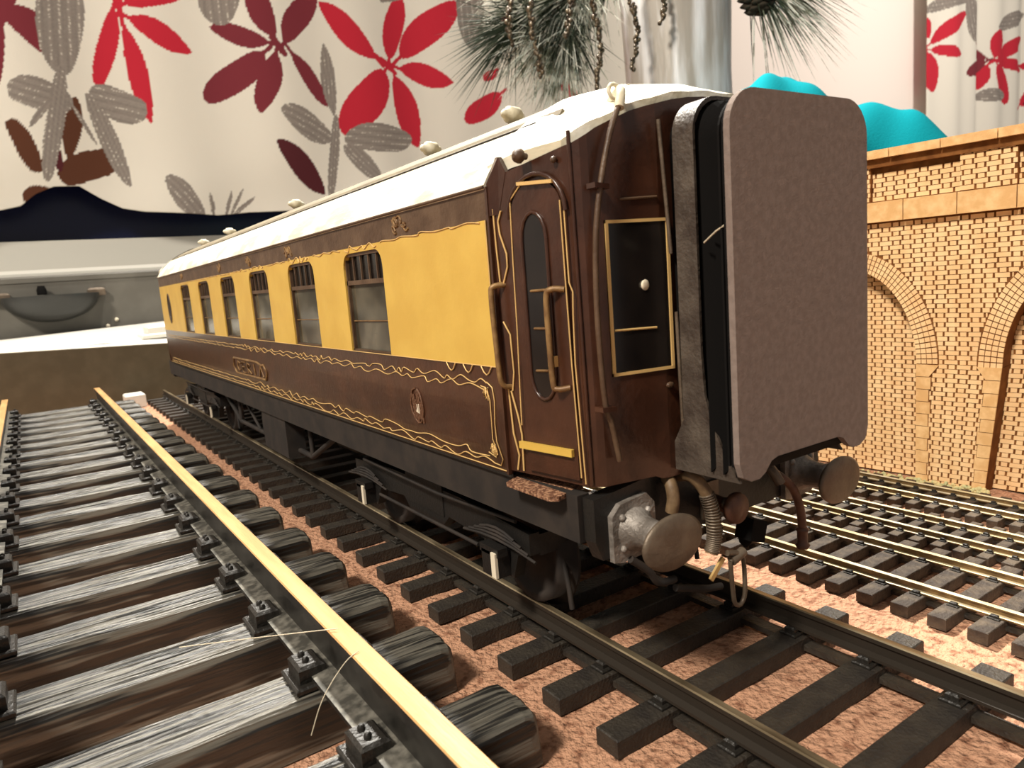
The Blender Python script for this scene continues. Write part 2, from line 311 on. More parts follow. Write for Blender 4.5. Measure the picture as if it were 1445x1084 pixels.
# largest gauge track, left
base = (-8.28, 0, GZ)
T = thing('model_railway_track', 'widest track at left with thick wood-grained black sleepers and brass-topped rails', 'track', base, rz=math.radians(.35))
ZT = 1.10
for xc in (-10.88, -5.82):
    make_rail(T, base, xc, ZT, .86, .34, .86, .20, .14, .08, -14, 42.2, ['brass_head', 'dark_rail', 'rail_foot_grey'])
def rounded_top(wd_, h, r):
    o = [(-wd_ / 2, 0), (wd_ / 2, 0)]
    for k in range(5): a = math.pi / 2 * k / 4; o.append((wd_ / 2 - r + r * math.cos(a), h - r * .7 + r * .7 * math.sin(a)))
    for k in range(5): a = math.pi / 2 + math.pi / 2 * k / 4; o.append((-wd_ / 2 + r + r * math.cos(a), h - r * .7 + r * .7 * math.sin(a)))
    return o
slm = []
for k in range(4):                   # four slightly different mouldings with raised grain
    b = MB(); R = random.Random(k + 31); hw, h = .55, .93
    sec = [(-hw, 0), (hw, 0), (hw - .01, h - .22), (hw - .05, h - .10)]
    gr = [0, 0, .0, .0]
    for i in range(23):
        sec.append((hw - .09 - (2 * hw - .18) * i / 22, h - .035 * (abs(i - 11) / 11) ** 3)); gr.append(1)
    sec += [(-hw + .05, h - .10), (-hw + .01, h - .22)]; gr += [0, 0]
    dep = [R.random() for _ in sec]; ph = [R.random() * 6 for _ in sec]
    xs = [-4.47, -4.44, -4.36, -4.2] + [-4.2 + 8.4 * i / 22 for i in range(1, 22)] + [4.2, 4.36, 4.44, 4.47]
    sh = [.70, .86, .96, 1] + [1] * 21 + [1, .96, .86, .70]
    vs = []
    for x, q in zip(xs, sh):
        for (y, z), g, d, p in zip(sec, gr, dep, ph):
            zz = z * (q if z > .5 else 1) - g * .055 * max(0, d * .9 + .35 * math.sin(x * 1.3 + p) + .2 * (R.random() - .5))
            vs.append((x, y * (q if z > .3 else min(1, q + .12)) + .008 * math.sin(x * 2.2 + k), zz))
    n = len(sec)
    b.add(vs, [(i * n + j, i * n + (j + 1) % n, (i + 1) * n + (j + 1) % n, (i + 1) * n + j) for i in range(len(xs) - 1) for j in range(n)], False)
    b.add(vs[:n], [tuple(range(n))]); b.add(vs[-n:], [tuple(range(n))])
    slm.append(b.mesh('sleeper', 'grain_plastic'))
b = MB()                             # chair: base plate and two clamp blocks with bolts either side of the rail
b.cbox(-.72, .72, -.42, .42, 0, .09, .03)
for sgn in (-1, 1):
    xa, xb = sorted((sgn * .20, sgn * .62))
    b.cbox(xa, xb, -.29, .29, .08, .36, .05)
    for yy in (-.1, .12):
        b.lathe((sgn * .44, yy, .34), (0, 0, 1), [(0, .055), (.07, .055), (.1, .03)], 6)
ch_big = b.mesh('chair', 'black_plastic')
for i in range(-5, 17):
    y = .70 + 2.5 * i + (rnd() - .5) * .05
    o = bpy.data.objects.new('sleeper', slm[i % 4]); col.objects.link(o); o.parent = T; o.location = (0, y * S, 0); o.rotation_euler = (0, 0, (rnd() - .5) * .006)
    for x in (-2.60, 2.46):
        q = bpy.data.objects.new('chair', ch_big); col.objects.link(q); q.parent = o; q.location = (x * S, 0, .925 * S)

# track under the coach
base = (0, 0, GZ)
T = thing('model_railway_track', 'track under the coach with plain black sleepers and tarnished rails', 'track', base)
for xc in (-1.66, 1.66):
    make_rail(T, base, xc, 0, .36, .15, .30, .09, .06, .05, -16, 45.5, ['nickel_dull', 'nickel_web'])
b = MB(); b.cbox(-2.93, 2.93, -.24, .24, 0, .30, .02); sm_ = b.mesh('sleeper', 'small_sleeper')
b = MB(); b.cbox(-.28, .28, -.16, .16, 0, .06, .02)
for sgn in (-1, 1):
    xa, xb = sorted((sgn * .10, sgn * .21)); b.cbox(xa, xb, -.10, .10, .05, .15, .03)
ch_mid = b.mesh('chair', 'black_plastic')
copies('sleeper', sm_, T, [-5.22 + 1.38 * k for k in range(-7, 37)], sub=[('chair', ch_mid, (-1.66, 0, .295)), ('chair', ch_mid, (1.66, 0, .295))])
b = MB()                             # webbing strips under the rails
for xc in (-1.66, 1.66): b.box(xc - .13, xc + .13, -15.9, 45.4, .06, .17)
part('sleeper_web', b, 'small_sleeper', T)

def small_track(label, xl, gauge, ztop, rh, head, foot, slx0, slx1, slw, slt, pitch, y0, y1, smat, first):
    xc = (slx0 + slx1) / 2; base = (xc, 0, GZ)
    T = thing('model_railway_track', label, 'track', base)
    hd = head
    for x in (xl, xl + gauge + hd):
        make_rail(T, base, x, ztop, rh, hd, foot, rh * .28, hd * .45, rh * .16, y0, y1, ['nickel_bright', 'tan_web', 'nickel_bright'])
    hw = (slx1 - slx0) / 2
    b = MB(); b.cbox(-hw, hw, -slw / 2, slw / 2, 0, slt, .012); sm2 = b.mesh('sleeper', smat)
    b = MB()
    b.cbox(-foot * .95, foot * .95, -slw * .3, slw * .3, 0, .035, .01)
    for sgn in (-1, 1):
        xa, xb = sorted((sgn * foot * .42, sgn * foot * .8)); b.cbox(xa, xb, -slw * .2, slw * .2, .03, .085, .015)
    cm = b.mesh('chair', 'small_sleeper')
    n = int((y1 - first) / pitch)
    ys = [first + pitch * k for k in range(-int((first - y0) / pitch), n)]
    copies('sleeper', sm2, T, ys, sub=[('chair', cm, (x - xc, 0, slt - .005)) for x in (xl, xl + gauge + hd)])
    b = MB()
    for x in (xl, xl + gauge + hd): b.box(x - xc - foot * .4, x - xc + foot * .4, y0, y1, .05, .12)
    part('sleeper_web', b, 'small_sleeper', T)
small_track('middle-sized track right of the coach, nearest of the tracks before the brick wall', 4.80, 1.53, -.34, .19, .09, .20, 4.04, 7.26, .34, .24, .70, -13, 12, 'side_sleeper', -5.81)
small_track('narrow-gauge track with closely set sleepers, between the middle-sized track and the wall track', 7.86, .92, -.40, .17, .07, .16, 7.42, 9.5, .25, .22, .495, -12.5, 14, 'side_sleeper', -4.84)
small_track('narrow-gauge track running closest along the foot of the brick wall', 10.30, .86, -.40, .17, .07, .16, 9.85, 11.9, .25, .22, .50, -12.5, 16, 'side_sleeper', -5.0)
# ---------------------------------------------------------------- brick viaduct wall
WN = Vector((.9964, .0849, 0)); WD = Vector((.0849, -.9964, 0)); WO = Vector((12.26, -.16, 0))
def warp(s, z):
    if z < 2.85: s -= .10 * (2.85 - z) * min(1, max(0, (s - 1.7) / 2.2))
    return s
def W_(s, z, off=0.0):               # off > 0 goes into the wall
    s = warp(s, z); p = WO + WD * s + WN * off
    return (p.x - WO.x, p.y - WO.y, z - GZ)
wall = thing('brick_viaduct_wall', 'tan laser-cut brick retaining wall with recessed arches and stone coping', 'wall', (WO.x, WO.y, GZ))
SA, SB = -7.0, 9.0; CEN = (-6.5, -.3, 5.9); AI, BI, AO, BO, ZS = 2.0, 2.85, 2.6, 3.42, 2.82
def opening(s):
    for c in CEN:
        d = abs(s - c)
        if d < AI: return ZS + BI * math.sqrt(1 - (d / AI) ** 2)
    return GZ
ss = set()
for k in range(161): ss.add(round(SA + (SB - SA) * k / 160, 4))
for c in CEN:
    for k in range(25):
        q = c - AI * math.cos(math.pi * k / 24)
        if SA < q < SB: ss.add(round(q, 4))
ss = sorted(ss)
b = MB(); D = .6
for a, c in zip(ss, ss[1:]):
    zo = [opening(a + 1e-5), opening(c - 1e-5)]
    if zo[0] == GZ or zo[1] == GZ:
        m_ = opening((a + c) / 2); zo = [GZ, GZ] if m_ == GZ else [max(z, ZS) for z in zo]
    zl = [.0, 0.0]
    if zo[0] == GZ:
        for z0, z1 in ((GZ, 0.5), (.5, 2), (2, 2.85), (2.85, 8.9)): b.add([W_(a, z0), W_(c, z0), W_(c, z1), W_(a, z1)], [(0, 1, 2, 3)])
    else:
        b.add([W_(a, zo[0]), W_(c, zo[1]), W_(c, 8.9), W_(a, 8.9)], [(0, 1, 2, 3)])
        b.add([W_(a, zo[0]), W_(c, zo[1]), W_(c, zo[1], D), W_(a, zo[0], D)], [(0, 1, 2, 3)])
for c in CEN:
    for sx in (c - AI, c + AI):
        if SA < sx < SB: b.add([W_(sx, GZ), W_(sx, ZS), W_(sx, ZS, D), W_(sx, GZ, D)], [(0, 1, 2, 3)])
b.add([W_(SA, GZ, D), W_(SB, GZ, D), W_(SB, 8.9, D), W_(SA, 8.9, D)], [(0, 1, 2, 3)])
b.add([W_(SA, GZ, D + .3), W_(SB, GZ, D + .3), W_(SB, 8.9, D + .3), W_(SA, 8.9, D + .3)], [(0, 1, 2, 3)])
b.add([W_(SA, 8.9), W_(SB, 8.9), W_(SB, 8.9, D + .3), W_(SA, 8.9, D + .3)], [(0, 1, 2, 3)])
for q in (SA, SB): b.add([W_(q, GZ), W_(q, 8.9), W_(q, 8.9, D + .3), W_(q, GZ, D + .3)], [(0, 1, 2, 3)])
part('backing_board', b, 'wall_burnt', wall)

def slab(mb, pts, o0, o1):           # pts (s,z) outline, from depth o0 (front) to o1
    n = len(pts); mb.add([W_(s, z, o0) for s, z in pts] + [W_(s, z, o1) for s, z in pts],
        [tuple(range(n))] + [(i, (i + 1) % n, n + (i + 1) % n, n + i) for i in range(n)])
def forbidden(z, back=None):
    """intervals of s (in the face) not covered by plain brick at height z"""
    out = []
    for c in CEN:
        if z > ZS:
            if z < ZS + BO: r = AO * math.sqrt(1 - ((z - ZS) / BO) ** 2); out.append((c - r - .02, c + r + .02))
        else:
            k = int((ZS - z) / .37); ext = .36 + (.05 if k % 2 else 0) + (.26 * (z - ZS + .35) / .35 if k == 0 else 0)
            out.append((c - AI - ext - .02, c + AI + ext + .02))
    return out
def rows(z0, z1, sa, sb, forb, p=.61, seed=0):
    res = []; k = 0; z = z0
    while z + .115 < z1:
        off = (k % 2) * p / 2 + .013 * ((k * 7) % 3); s = sa - p + off
        while s < sb:
            for (wd_) in (.40, .21):
                a0, a1 = max(s, sa), min(s + wd_ - .05, sb); s += wd_
                segs = [(a0, a1)] if a1 - a0 > .02 else []
                for f0, f1 in forb(z + .06):
                    ns = []
                    for u, v in segs:
                        if f1 <= u or f0 >= v: ns.append((u, v)); continue
                        if f0 - u > .025: ns.append((u, f0))
                        if v - f1 > .025: ns.append((f1, v))
                    segs = ns
                for u, v in segs: res.append((u, v, z, z + .124))
        z += .134; k += 1
    return res
face = rows(GZ + .02, 7.03, SA, SB, forbidden)
# parapet pilasters and recessed panels above the string course
PIL = [(2.85, 4.18), (-.55, .45), (6.9, 8.2), (-4.6, -3.3)]
par = []
for a, c in PIL: par += rows(7.66, 8.84, a, c, lambda z: [])
pan = []
for a, c in ((.45, 2.85), (4.18, 6.9), (-3.3, -.55)): pan += rows(7.66, 8.5, a, c, lambda z: [])
back = []
for c in CEN:
    def fb(z, c=c):
        r = AI if z < ZS else (AI * math.sqrt(max(0, 1 - ((z - ZS) / BI) ** 2)))
        return [(-99, c - r), (c + r, 99)]
    back += rows(GZ + .02, ZS + BI, max(SA, c - AI), min(SB, c + AI), fb)
def brick_mb(mb, u, v, z0, z1, front, deep):
    j = .006
    slab(mb, [(u + j * rnd(), z0 + j * rnd()), (v - j * rnd(), z0 + j * rnd()), (v - j * rnd(), z1 - j * rnd()), (u + j * rnd(), z1 - j * rnd())], front - .006 * rnd(), deep)
for a, c in PIL:                     # proud backing of each pilaster, dark panel frames
    b = MB(); slab(b, [(a, 7.6), (c, 7.6), (c, 8.86), (a, 8.86)], -.16, 0); part('pilaster', b, 'wall_burnt', wall)
allb = [(x, -.022, .005) for x in face] + [(x, -.182, -.155) for x in par]
near = sorted([q for q in allb if .3 < q[0][0] < 4.6 and q[0][1] - q[0][0] > .12], key=lambda q: -q[0][0] * 1.0)
near = near[:295]; ids = set(map(id, near))
for (u, v, z0, z1), f, d in near:
    b = MB(); brick_mb(b, u, v, z0, z1, f, d)
    part('brick', b.mesh('brick', 'brick', fix=False), None, wall)
b = MB()
for q in allb:
    if id(q) not in ids: brick_mb(b, *q[0], q[1], q[2])
for q in pan: brick_mb(b, *q, -.03, .005)
for q in back: brick_mb(b, *q, D - .022, D + .005)
for c in CEN:                        # four rings of header bricks around each arch
    N = 62
    for ring in range(4):
        t0, t1 = ring / 4, (ring + .86) / 4
        for k in range(N):
            q0, q1 = math.pi * k / N, math.pi * (k + .8) / N
            pts = []
            for t_, q in ((t0, q0), (t1, q0), (t1, q1), (t0, q1)):
                aa, bb = AI + (AO - AI) * t_, BI + (BO - BI) * t_
                pts.append((c - aa * math.cos(q), ZS + bb * math.sin(q)))
            if SA < pts[0][0] < SB and SA < pts[1][0] < SB: slab(b, pts, -.035 - .006 * rnd(), .005)
part('brickwork', b.mesh('brickwork', 'brick', fix=False), None, wall, kind='stuff')
for c in CEN:                        # jamb stones
    for sgn in (-1, 1):
        for k in range(10):
            z1 = ZS - .37 * k; z0 = max(z1 - .35, GZ + .01)
            if z1 - z0 < .1: continue
            e = c + sgn * AI; ex = .36 + (.05 if k % 2 else 0)
            top = ex + (.26 if k == 0 else 0)
            if not SA < e + sgn * top < SB: continue
            b = MB(); slab(b, [(e, z0), (e, z1), (e + sgn * top, z1), (e + sgn * ex, z0)], -.04 - .01 * rnd(), .005)
            part('jamb_stone', b, 'stone', wall)
x = SA
while x < SB:
    b = MB(); slab(b, [(x + .012, 7.05), (x + 1.388, 7.05), (x + 1.388, 7.63), (x + .012, 7.63)], -.24, .005)
    part('string_stone', b, 'stone', wall); x += 1.4
x = SA - .09
while x < SB:
    b = MB(); slab(b, [(x + .012, 8.86), (x + 1.348, 8.86), (x + 1.348, 9.10), (x + .012, 9.10)], -.40, D + .45)
    part('coping_stone', b, 'stone', wall); x += 1.36
b = MB(); slab(b, [(SA, 8.62), (SB, 8.62), (SB, 8.86), (SA, 8.86)], -.24, .0); part('coping_bed', b, 'wall_burnt', wall)
b = MB()
for k in range(260):                 # moss and scatter along the foot
    s = -1 + 5 * rnd(); b.blob(W_(s, GZ + .02 + .12 * rnd() ** 2, -.05 - .06 * rnd()), .03 + .05 * rnd(), 5, 4)
part('moss_scatter', b, 'scatter', wall, kind='stuff')
# ---------------------------------------------------------------- the coach
CB = (0, 14, 0)
coach = thing('railway_coach', 'brown and cream model dining coach with a white roof, standing on the middle track', 'railway coach', CB)
def P(name, mb, mats, parent=coach, label=None, kind=None, fix=True):
    return part(name, rel(mb, CB), mats, parent, label=label, kind=kind)
YA, YB = -3.12, 31.1                 # length of the full-width side
YM = (YA + YB) / 2
XS = 2.95
def side_x(z):                       # slight turn-under
    return XS - (.0 if z > 4.3 else .10 * ((4.3 - z) / 1.25) ** 2)
ROOF = [(0, 9.30), (.35, 9.29), (.7, 9.24), (1.05, 9.15), (1.4, 9.02), (1.75, 8.85), (2.05, 8.66), (2.35, 8.46), (2.6, 8.24), (2.78, 8.03), (2.90, 7.86), (2.98, 7.72)]
def roofz(x, drop=0.0):
    x = abs(x); return float(np.interp(x, [p[0] for p in ROOF], [p[1] for p in ROOF])) - drop * (1 - (x / 3.2) ** 2)
def both(pts): return [(-x, z) for x, z in reversed(pts)] + [(x, z) for x, z in pts[1:]]
# main roof
b = MB(); top = both(ROOF); n = len(top)
ysr = [YA, 0, 5, 10, 15, 20, 25, YB]
for y0, y1 in zip(ysr, ysr[1:]):
    for i in range(n - 1):
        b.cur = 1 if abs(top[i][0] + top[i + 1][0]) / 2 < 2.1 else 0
        b.add([(x, y0, z) for x, z in top[i:i + 2]] + [(x, y1, z) for x, z in top[i:i + 2]], [(0, 1, 3, 2)])
b.cur = 0
low = [(x * .985, z - .1) for x, z in top]
b.add([(x, YA, z) for x, z in top] + [(x, YA, z) for x, z in low], [(i, i + 1, n + i + 1, n + i) for i in range(n - 1)])
b.add([(x, YB, z) for x, z in top] + [(x, YB, z) for x, z in low], [(i, i + 1, n + i + 1, n + i) for i in range(n - 1)])
b.add([(x, YA, z) for x, z in low] + [(x, YB, z) for x, z in low], [(i, i + 1, n + i + 1, n + i) for i in range(n - 1)])
for s in (-1, 1): b.add([(s * 2.98, YA, 7.72), (s * 2.98, YB, 7.72), (s * 2.935, YB, 7.62), (s * 2.935, YA, 7.62)], [(0, 1, 2, 3)])
roof = P('roof', b, ['roof_white', 'roof_shade'])
# vestibule roofs at both ends, sagging towards the gangway
def vest_outline(sgn):               # plan of the vestibule (x, y) near end, left corner to right corner
    pl_ = [(-2.90, -3.15), (-2.67, -4.72), (-2.64, -4.86), (-2.56, -4.97), (-2.46, -5.02), (-1.35, -5.22), (1.35, -5.22), (2.46, -5.02), (2.56, -4.97), (2.64, -4.86), (2.67, -4.72), (2.90, -3.15)]
    return pl_ if sgn < 0 else [(x, 2 * YM - y) for x, y in pl_]
for sgn in (-1, 1):
    b = MB(); nx = 28; rows_ = []
    for fy in (0, .35, .7, 1.0):
        r = []
        for i in range(nx + 1):
            q = -1 + 2 * i / nx
            yend = -5.18 + .50 * abs(q) ** 3
            y = -3.0 + (yend + 3.0) * fy; hw = 2.80 - .16 * fy
            x = q * hw; z = roofz(x, .0) - .52 * fy * fy * (1 - q * q * .8) + .035 + .012 * math.sin(i * 1.7 + fy * 5)
            r.append((x, y if sgn < 0 else 2 * YM - y, z))
        rows_.append(r)
    vs = [p for r in rows_ for p in r]; m_ = nx + 1
    b.add(vs, [(j * m_ + i, j * m_ + i + 1, (j + 1) * m_ + i + 1, (j + 1) * m_ + i) for j in range(3) for i in range(nx)], True)
    lo = [(x, y, z - .2 + .02 * math.sin(x * 9)) for x, y, z in vs]
    b.add(lo, [(j * m_ + i, j * m_ + i + 1, (j + 1) * m_ + i + 1, (j + 1) * m_ + i) for j in range(3) for i in range(nx)], True)
    e = rows_[-1]; b.add(e + [(x, y, z - .2 + .02 * math.sin(x * 9)) for x, y, z in e], [(i, i + 1, m_ + i + 1, m_ + i) for i in range(nx)])
    for i in (0, nx):
        c_ = [r[i] for r in rows_]; b.add(c_ + [(x, y, z - .2 + .02 * math.sin(x * 9)) for x, y, z in c_], [(k, k + 1, 5 + k, 4 + k) for k in range(3)])
    P('end_roof', b, 'roof_white', roof)
# rain strips and raised centre walk
for s in (-1, 1):
    b = MB(); b.add([(s * 2.02, YA - .8, 8.66), (s * 1.96, YA - .8, 8.75), (s * 1.90, YA - .8, 8.70), (s * 2.02, YB + .8, 8.66), (s * 1.96, YB + .8, 8.75), (s * 1.90, YB + .8, 8.70)], [(0, 1, 4, 3), (1, 2, 5, 4), (0, 2, 1), (3, 4, 5)])
    P('rain_strip', b, 'roof_shade', roof)
    b = MB(); b.tube([(s * 2.12, YA - .3, 8.63), (s * 2.12, YB, 8.63)], .018, 5); P('roof_seam', b, 'chassis_dust', roof)
for y in (-1.0, 2.4, 12.5, 22.5, 28.5):       # torpedo ventilators
    for x in ((-.85,) if y < 5 else (-.85, .85)):
        z = roofz(x) - .04; b = MB()
        b.lathe((x, y, z + .19), (1, .25, 0), [(-.32, .02), (-.26, .08), (-.13, .11), (-.12, .16), (.12, .16), (.13, .11), (.26, .08), (.32, .02)], 14)
        b.box(x - .07, x + .07, y - .08, y + .08, z - .02, z + .1)
        P('ventilator', b, 'roof_white', roof)
b = MB(); b.obox((-.95, -3.6, 9.0), (.35, 0, .12), (0, .4, .02), (-.02, 0, .09)); P('roof_hatch', b, 'roof_white', roof)

# sides
WSP, WW, WIN0 = 4.28, 2.18, 1.02     # window pitch, width, first window edge
wins = [(WIN0 + WSP * k, WIN0 + WSP * k + WW) for k in range(6)]
ZW0, ZW1, ZV = 4.90, 7.08, 6.43
def yz_slab(mb, outline, x_out, x_in):
    n = len(outline)
    mb.add([(x_out if not callable(x_out) else x_out(z), y, z) for y, z in outline] + [(x_in, y, z) for y, z in outline],
           [tuple(range(n)), tuple(range(n, 2 * n))] + [(i, (i + 1) % n, n + (i + 1) % n, n + i) for i in range(n)])
def tubes(polys, r, fn, n=5):
    b = MB()
    for pts in polys: b.tube([fn(*p) for p in pts], r, n)
    return b
def wiggle(y0, y1, z, amp, step, seed, fade=14.0):
    R = random.Random(seed); pts = []; y = y0; k = 0
    while y < y1:
        a = amp * (1 if y < fade else .35) * (.5 + R.random())
        pts.append((y, z + (a if k % 2 else -a) * (.35 + .9 * R.random()))); y += step * (.25 + .9 * R.random()); k += 1 if R.random() < .85 else 2
    pts.append((y1, z)); sp = smooth_path([(p[0], p[1], 0) for p in pts], 4)
    return [(p.x, p.y) for p in sp]
for s in (-1, 1):
    xo = lambda z, s=s: s * side_x(z)
    fs = (lambda y, z, s=s: (s * (side_x(z) + .012), y, z))
    b = MB()                          # lower panel with turn-under
    prof = [(z, side_x(z)) for z in (3.05, 3.3, 3.6, 4.0, 4.3, 4.88)]
    vs = [(s * x, y, z) for z, x in prof for y in (YA, YB)] + [(s * (XS - .15), y, z) for z, x in prof for y in (YA, YB)]
    m_ = len(prof)
    for off in (0, 2 * m_): b.add(vs[off:off + 2 * m_], [(2 * i, 2 * i + 1, 2 * i + 3, 2 * i + 2) for i in range(m_ - 1)], True)
    for e in (0, 1): b.add([vs[2 * i + e] for i in range(m_)] + [vs[2 * m_ + 2 * i + e] for i in range(m_)], [(i, i + 1, m_ + i + 1, m_ + i) for i in range(m_ - 1)])
    b.add([vs[0], vs[1], vs[2 * m_ + 1], vs[2 * m_]], [(0, 1, 2, 3)])
    side = P('lower_side_panel', b, 'brown_paint')
    b = MB(); yz_slab(b, [(YA, 7.17), (YB, 7.17), (YB, 7.68), (YA, 7.68)], s * (XS + .005), s * (XS - .2)); lb = P('letterboard', b, 'brown_dusty')
    b = MB(); b.tube([(s * 2.985, YA, 7.70), (s * 2.985, YB, 7.70)], .03, 6); P('gutter', b, 'brown_dusty', lb)
    # cream upper panel with window openings
    b = MB(); edges = [YA + .06] + [e for w_ in wins for e in w_] + [YB - .06]
    XO, XI = s * (XS + .012), s * (XS - .12)
    for k in range(0, len(edges), 2):
        yz_slab(b, [(edges[k], 4.88), (edges[k + 1], 4.88), (edges[k + 1], 7.20), (edges[k], 7.20)], XO, XI)
    for y0, y1 in wins:
        yz_slab(b, [(y0, ZW1), (y1, ZW1), (y1, 7.20), (y0, 7.20)], XO, XI)
        for ye, d in ((y0, 1), (y1, -1)):
            c_ = .34; arc = [(ye + d * (c_ - c_ * math.cos(q)), ZW1 - c_ + c_ * math.sin(q)) for q in [math.pi / 2 * i / 5 for i in range(6)]]
            yz_slab(b, [(ye, ZW1 - c_)] + arc[1:] + [(ye, ZW1)], XO, XI)
    up = P('cream_side_panel', b, 'cream_paint')
    for k, (y0, y1) in enumerate(wins):
        b = MB(); xf0, xf1 = s * (XS - .11), s * (XS - .03)
        for y in (y0, y1 - .07): b.box(min(xf0, xf1), max(xf0, xf1), y, y + .07, ZW0, ZW1)
        b.box(min(xf0, xf1), max(xf0, xf1), y0, y1, ZV - .05, ZV + .05); b.box(min(xf0, xf1), max(xf0, xf1), y0, y1, ZW1 - .07, ZW1 + .02); b.box(min(xf0, xf1), max(xf0, xf1), y0, y1, ZW0 - .03, ZW0 + .02)
        wf = P('window', b, 'brown_dusty')
        b = MB(); xg = s * (XS - .10); b.box(min(xg, xg + .02), max(xg, xg + .02), y0 + .05, y1 - .05, ZW0, ZV - .04); P('pane', b, 'window_glass', wf)
        b = MB(); b.box(min(xg, xg + .02), max(xg, xg + .02), y0 + .05, y1 - .05, ZV + .04, ZW1 - .03); P('ventilator_light', b, 'dark_glass', wf)
        for j in range(1, 5):
            y = y0 + WW * j / 5; b = MB(); b.box(min(s * 2.86, s * 2.90), max(s * 2.86, s * 2.90), y - .022, y + .022, ZV, ZW1 - .04); P('glazing_bar', b, 'brown_dusty', wf)
        b = MB(); b.tube([(s * 2.87, y0 + .1, 5.58), (s * 2.87, y1 - .1, 5.56)], .015, 5); P('luggage_rail', b, 'dull_gold', wf)
    yc, zc = 28.45, 6.02              # oval window
    b = MB(); ov = [(yc + .42 * math.cos(q), zc + .75 * math.sin(q)) for q in [2 * math.pi * i / 24 for i in range(24)]]
    b.tube([(s * (XS + .01), y, z) for y, z in ov] + [(s * (XS + .01), *ov[0])], .04, 6)
    wo = P('oval_window', b, 'brown_dusty'); b = MB(); yz_slab(b, ov, s * (XS + .018), s * (XS - .02)); P('pane', b, 'dark_glass', wo)
    # hand-drawn gold lining, as wavy raised paint
    pol = [wiggle(-2.7, 30.5, 4.60, .045, .42, 11 * s + 50), wiggle(-2.6, 30.2, 4.50, .05, .5, 12 * s + 50),
           wiggle(-2.65, 30.5, 3.20, .05, .40, 13 * s + 50), wiggle(-2.5, 30.2, 3.34, .05, .55, 14 * s + 50),
           [(YA + .05, 4.87), (YB, 4.87)], [(YA + .05, 3.10), (YB, 3.10)],
           [(-2.7, 4.60), (-2.86, 4.52), (-2.9, 4.3), (-2.84, 3.9), (-2.82, 3.6), (-2.92, 3.3), (-2.82, 3.17), (-2.65, 3.18)],
           [(-2.5, 4.52), (-2.66, 4.50), (-2.76, 4.3), (-2.74, 3.9), (-2.70, 3.62), (-2.78, 3.42), (-2.72, 3.3), (-2.5, 3.36)]]
    cr = [(-2.66 + .11 * math.cos(q * 2.1) * (1 - q / 14), 4.40 + .11 * math.sin(q * 3.3)) for q in [i * .6 for i in range(20)]]
    pol += [cr, [(y - .03, z - .97) for y, z in cr]]
    P('gold_lining', tubes(pol, .011, fs), 'gold', side)
    pol = [wiggle(-2.9, 1.0, 7.19, .03, .5, 21)] + [wiggle(b_ + .1, a_ - .1, 7.19, .03, .4, 22 + int(a_)) for (_, b_), (a_, _) in zip(wins, wins[1:])]
    pol += [wiggle(a_ + .2, b_ - .2, 7.17, .05, .3, 40 + int(a_)) for a_, b_ in wins] + [[(YA + .05, 7.20), (YA + .05, 4.88)]]
    for y in (-2.9, -2.3, -1.7): pol.append([(y + .32 * t, 4.86 - .14 * math.sin(math.pi * t)) for t in (0, .25, .5, .75, 1)])
    P('gold_lining', tubes(pol, .012, lambda y, z, s=s: (s * (XS + .02), y, z)), 'gold', up)
    for y in (.05, 7.2, 11.5, 16, 24):        # scroll emblems on the letterboard
        R = random.Random(int(y * 7) + 5); pol = []
        for k in range(7):
            q0 = R.random() * 6.28; cx_, cz_ = (R.random() - .5) * .55, (R.random() - .5) * .2
            pol.append([(y + cx_ + .13 * math.cos(q0 + q) * (1 - q / 9), 7.44 + cz_ + .08 * math.sin(q0 + q * 1.3)) for q in [i * .55 for i in range(9)]])
        P('scroll_emblem', tubes(pol, .022, lambda y, z, s=s: (s * (XS + .012), y, z)), 'dull_gold', lb)
    # cast name board and crest
    y0, y1 = (11.3, 15.5); pol = [[(y0, 3.55), (y1 - .2, 3.52), (y1 + .1, 3.8), (y1 - .1, 4.10), (y0 + .9, 4.10), (y0 + .3, 4.02), (y0, 4.05), (y0 - .25, 3.8), (y0, 3.55)]]
    nb = P('nameplate', tubes(pol, .045, fs), 'dull_gold', side)
    strokes = []
    ltr = {'C': [[(.3, .3), (.1, .38), (0, .2), (.1, .02), (.3, .1)]], 'E': [[(.28, .38), (0, .38), (0, 0), (.28, 0)], [(0, .2), (.2, .2)]], 'R': [[(0, 0), (0, .38), (.25, .3), (0, .2), (.28, 0)]],
           'I': [[(.1, 0), (.1, .38)]], 'A': [[(0, 0), (.16, .38), (.3, 0)]]}
    for k, ch in enumerate('CERIA'):
        for st in ltr[ch]: strokes.append([((y1 - .5 - k * .75 - p[0] * 1.6) if s < 0 else (y0 + .4 + k * .75 + p[0] * 1.6), 3.62 + p[1]) for p in st])
    P('name_lettering', tubes(strokes, .03, fs), 'dull_gold', nb)
    R = random.Random(4)
    pol = [[(.05 + .28 * math.sin(q) * (1 - .2 * R.random()), 3.9 + .36 * math.cos(q)) for q in [i * .5 for i in range(13)]]] + [[(-.15 + .07 * i, 3.55 + .1 * R.random()), (-.13 + .07 * i, 3.95 + .25 * R.random())] for i in range(6)]
    cst = P('crest', tubes(pol, .022, fs), 'cast_brown', side)
    b = MB(); yz_slab(b, [(-.04, 3.75), (.1, 3.78), (.08, 3.93), (-.04, 3.95)], s * (XS + .01), s * XS); P('crest_shield', b, 'tag_white', cst, label='pale chipped patch on the crest')
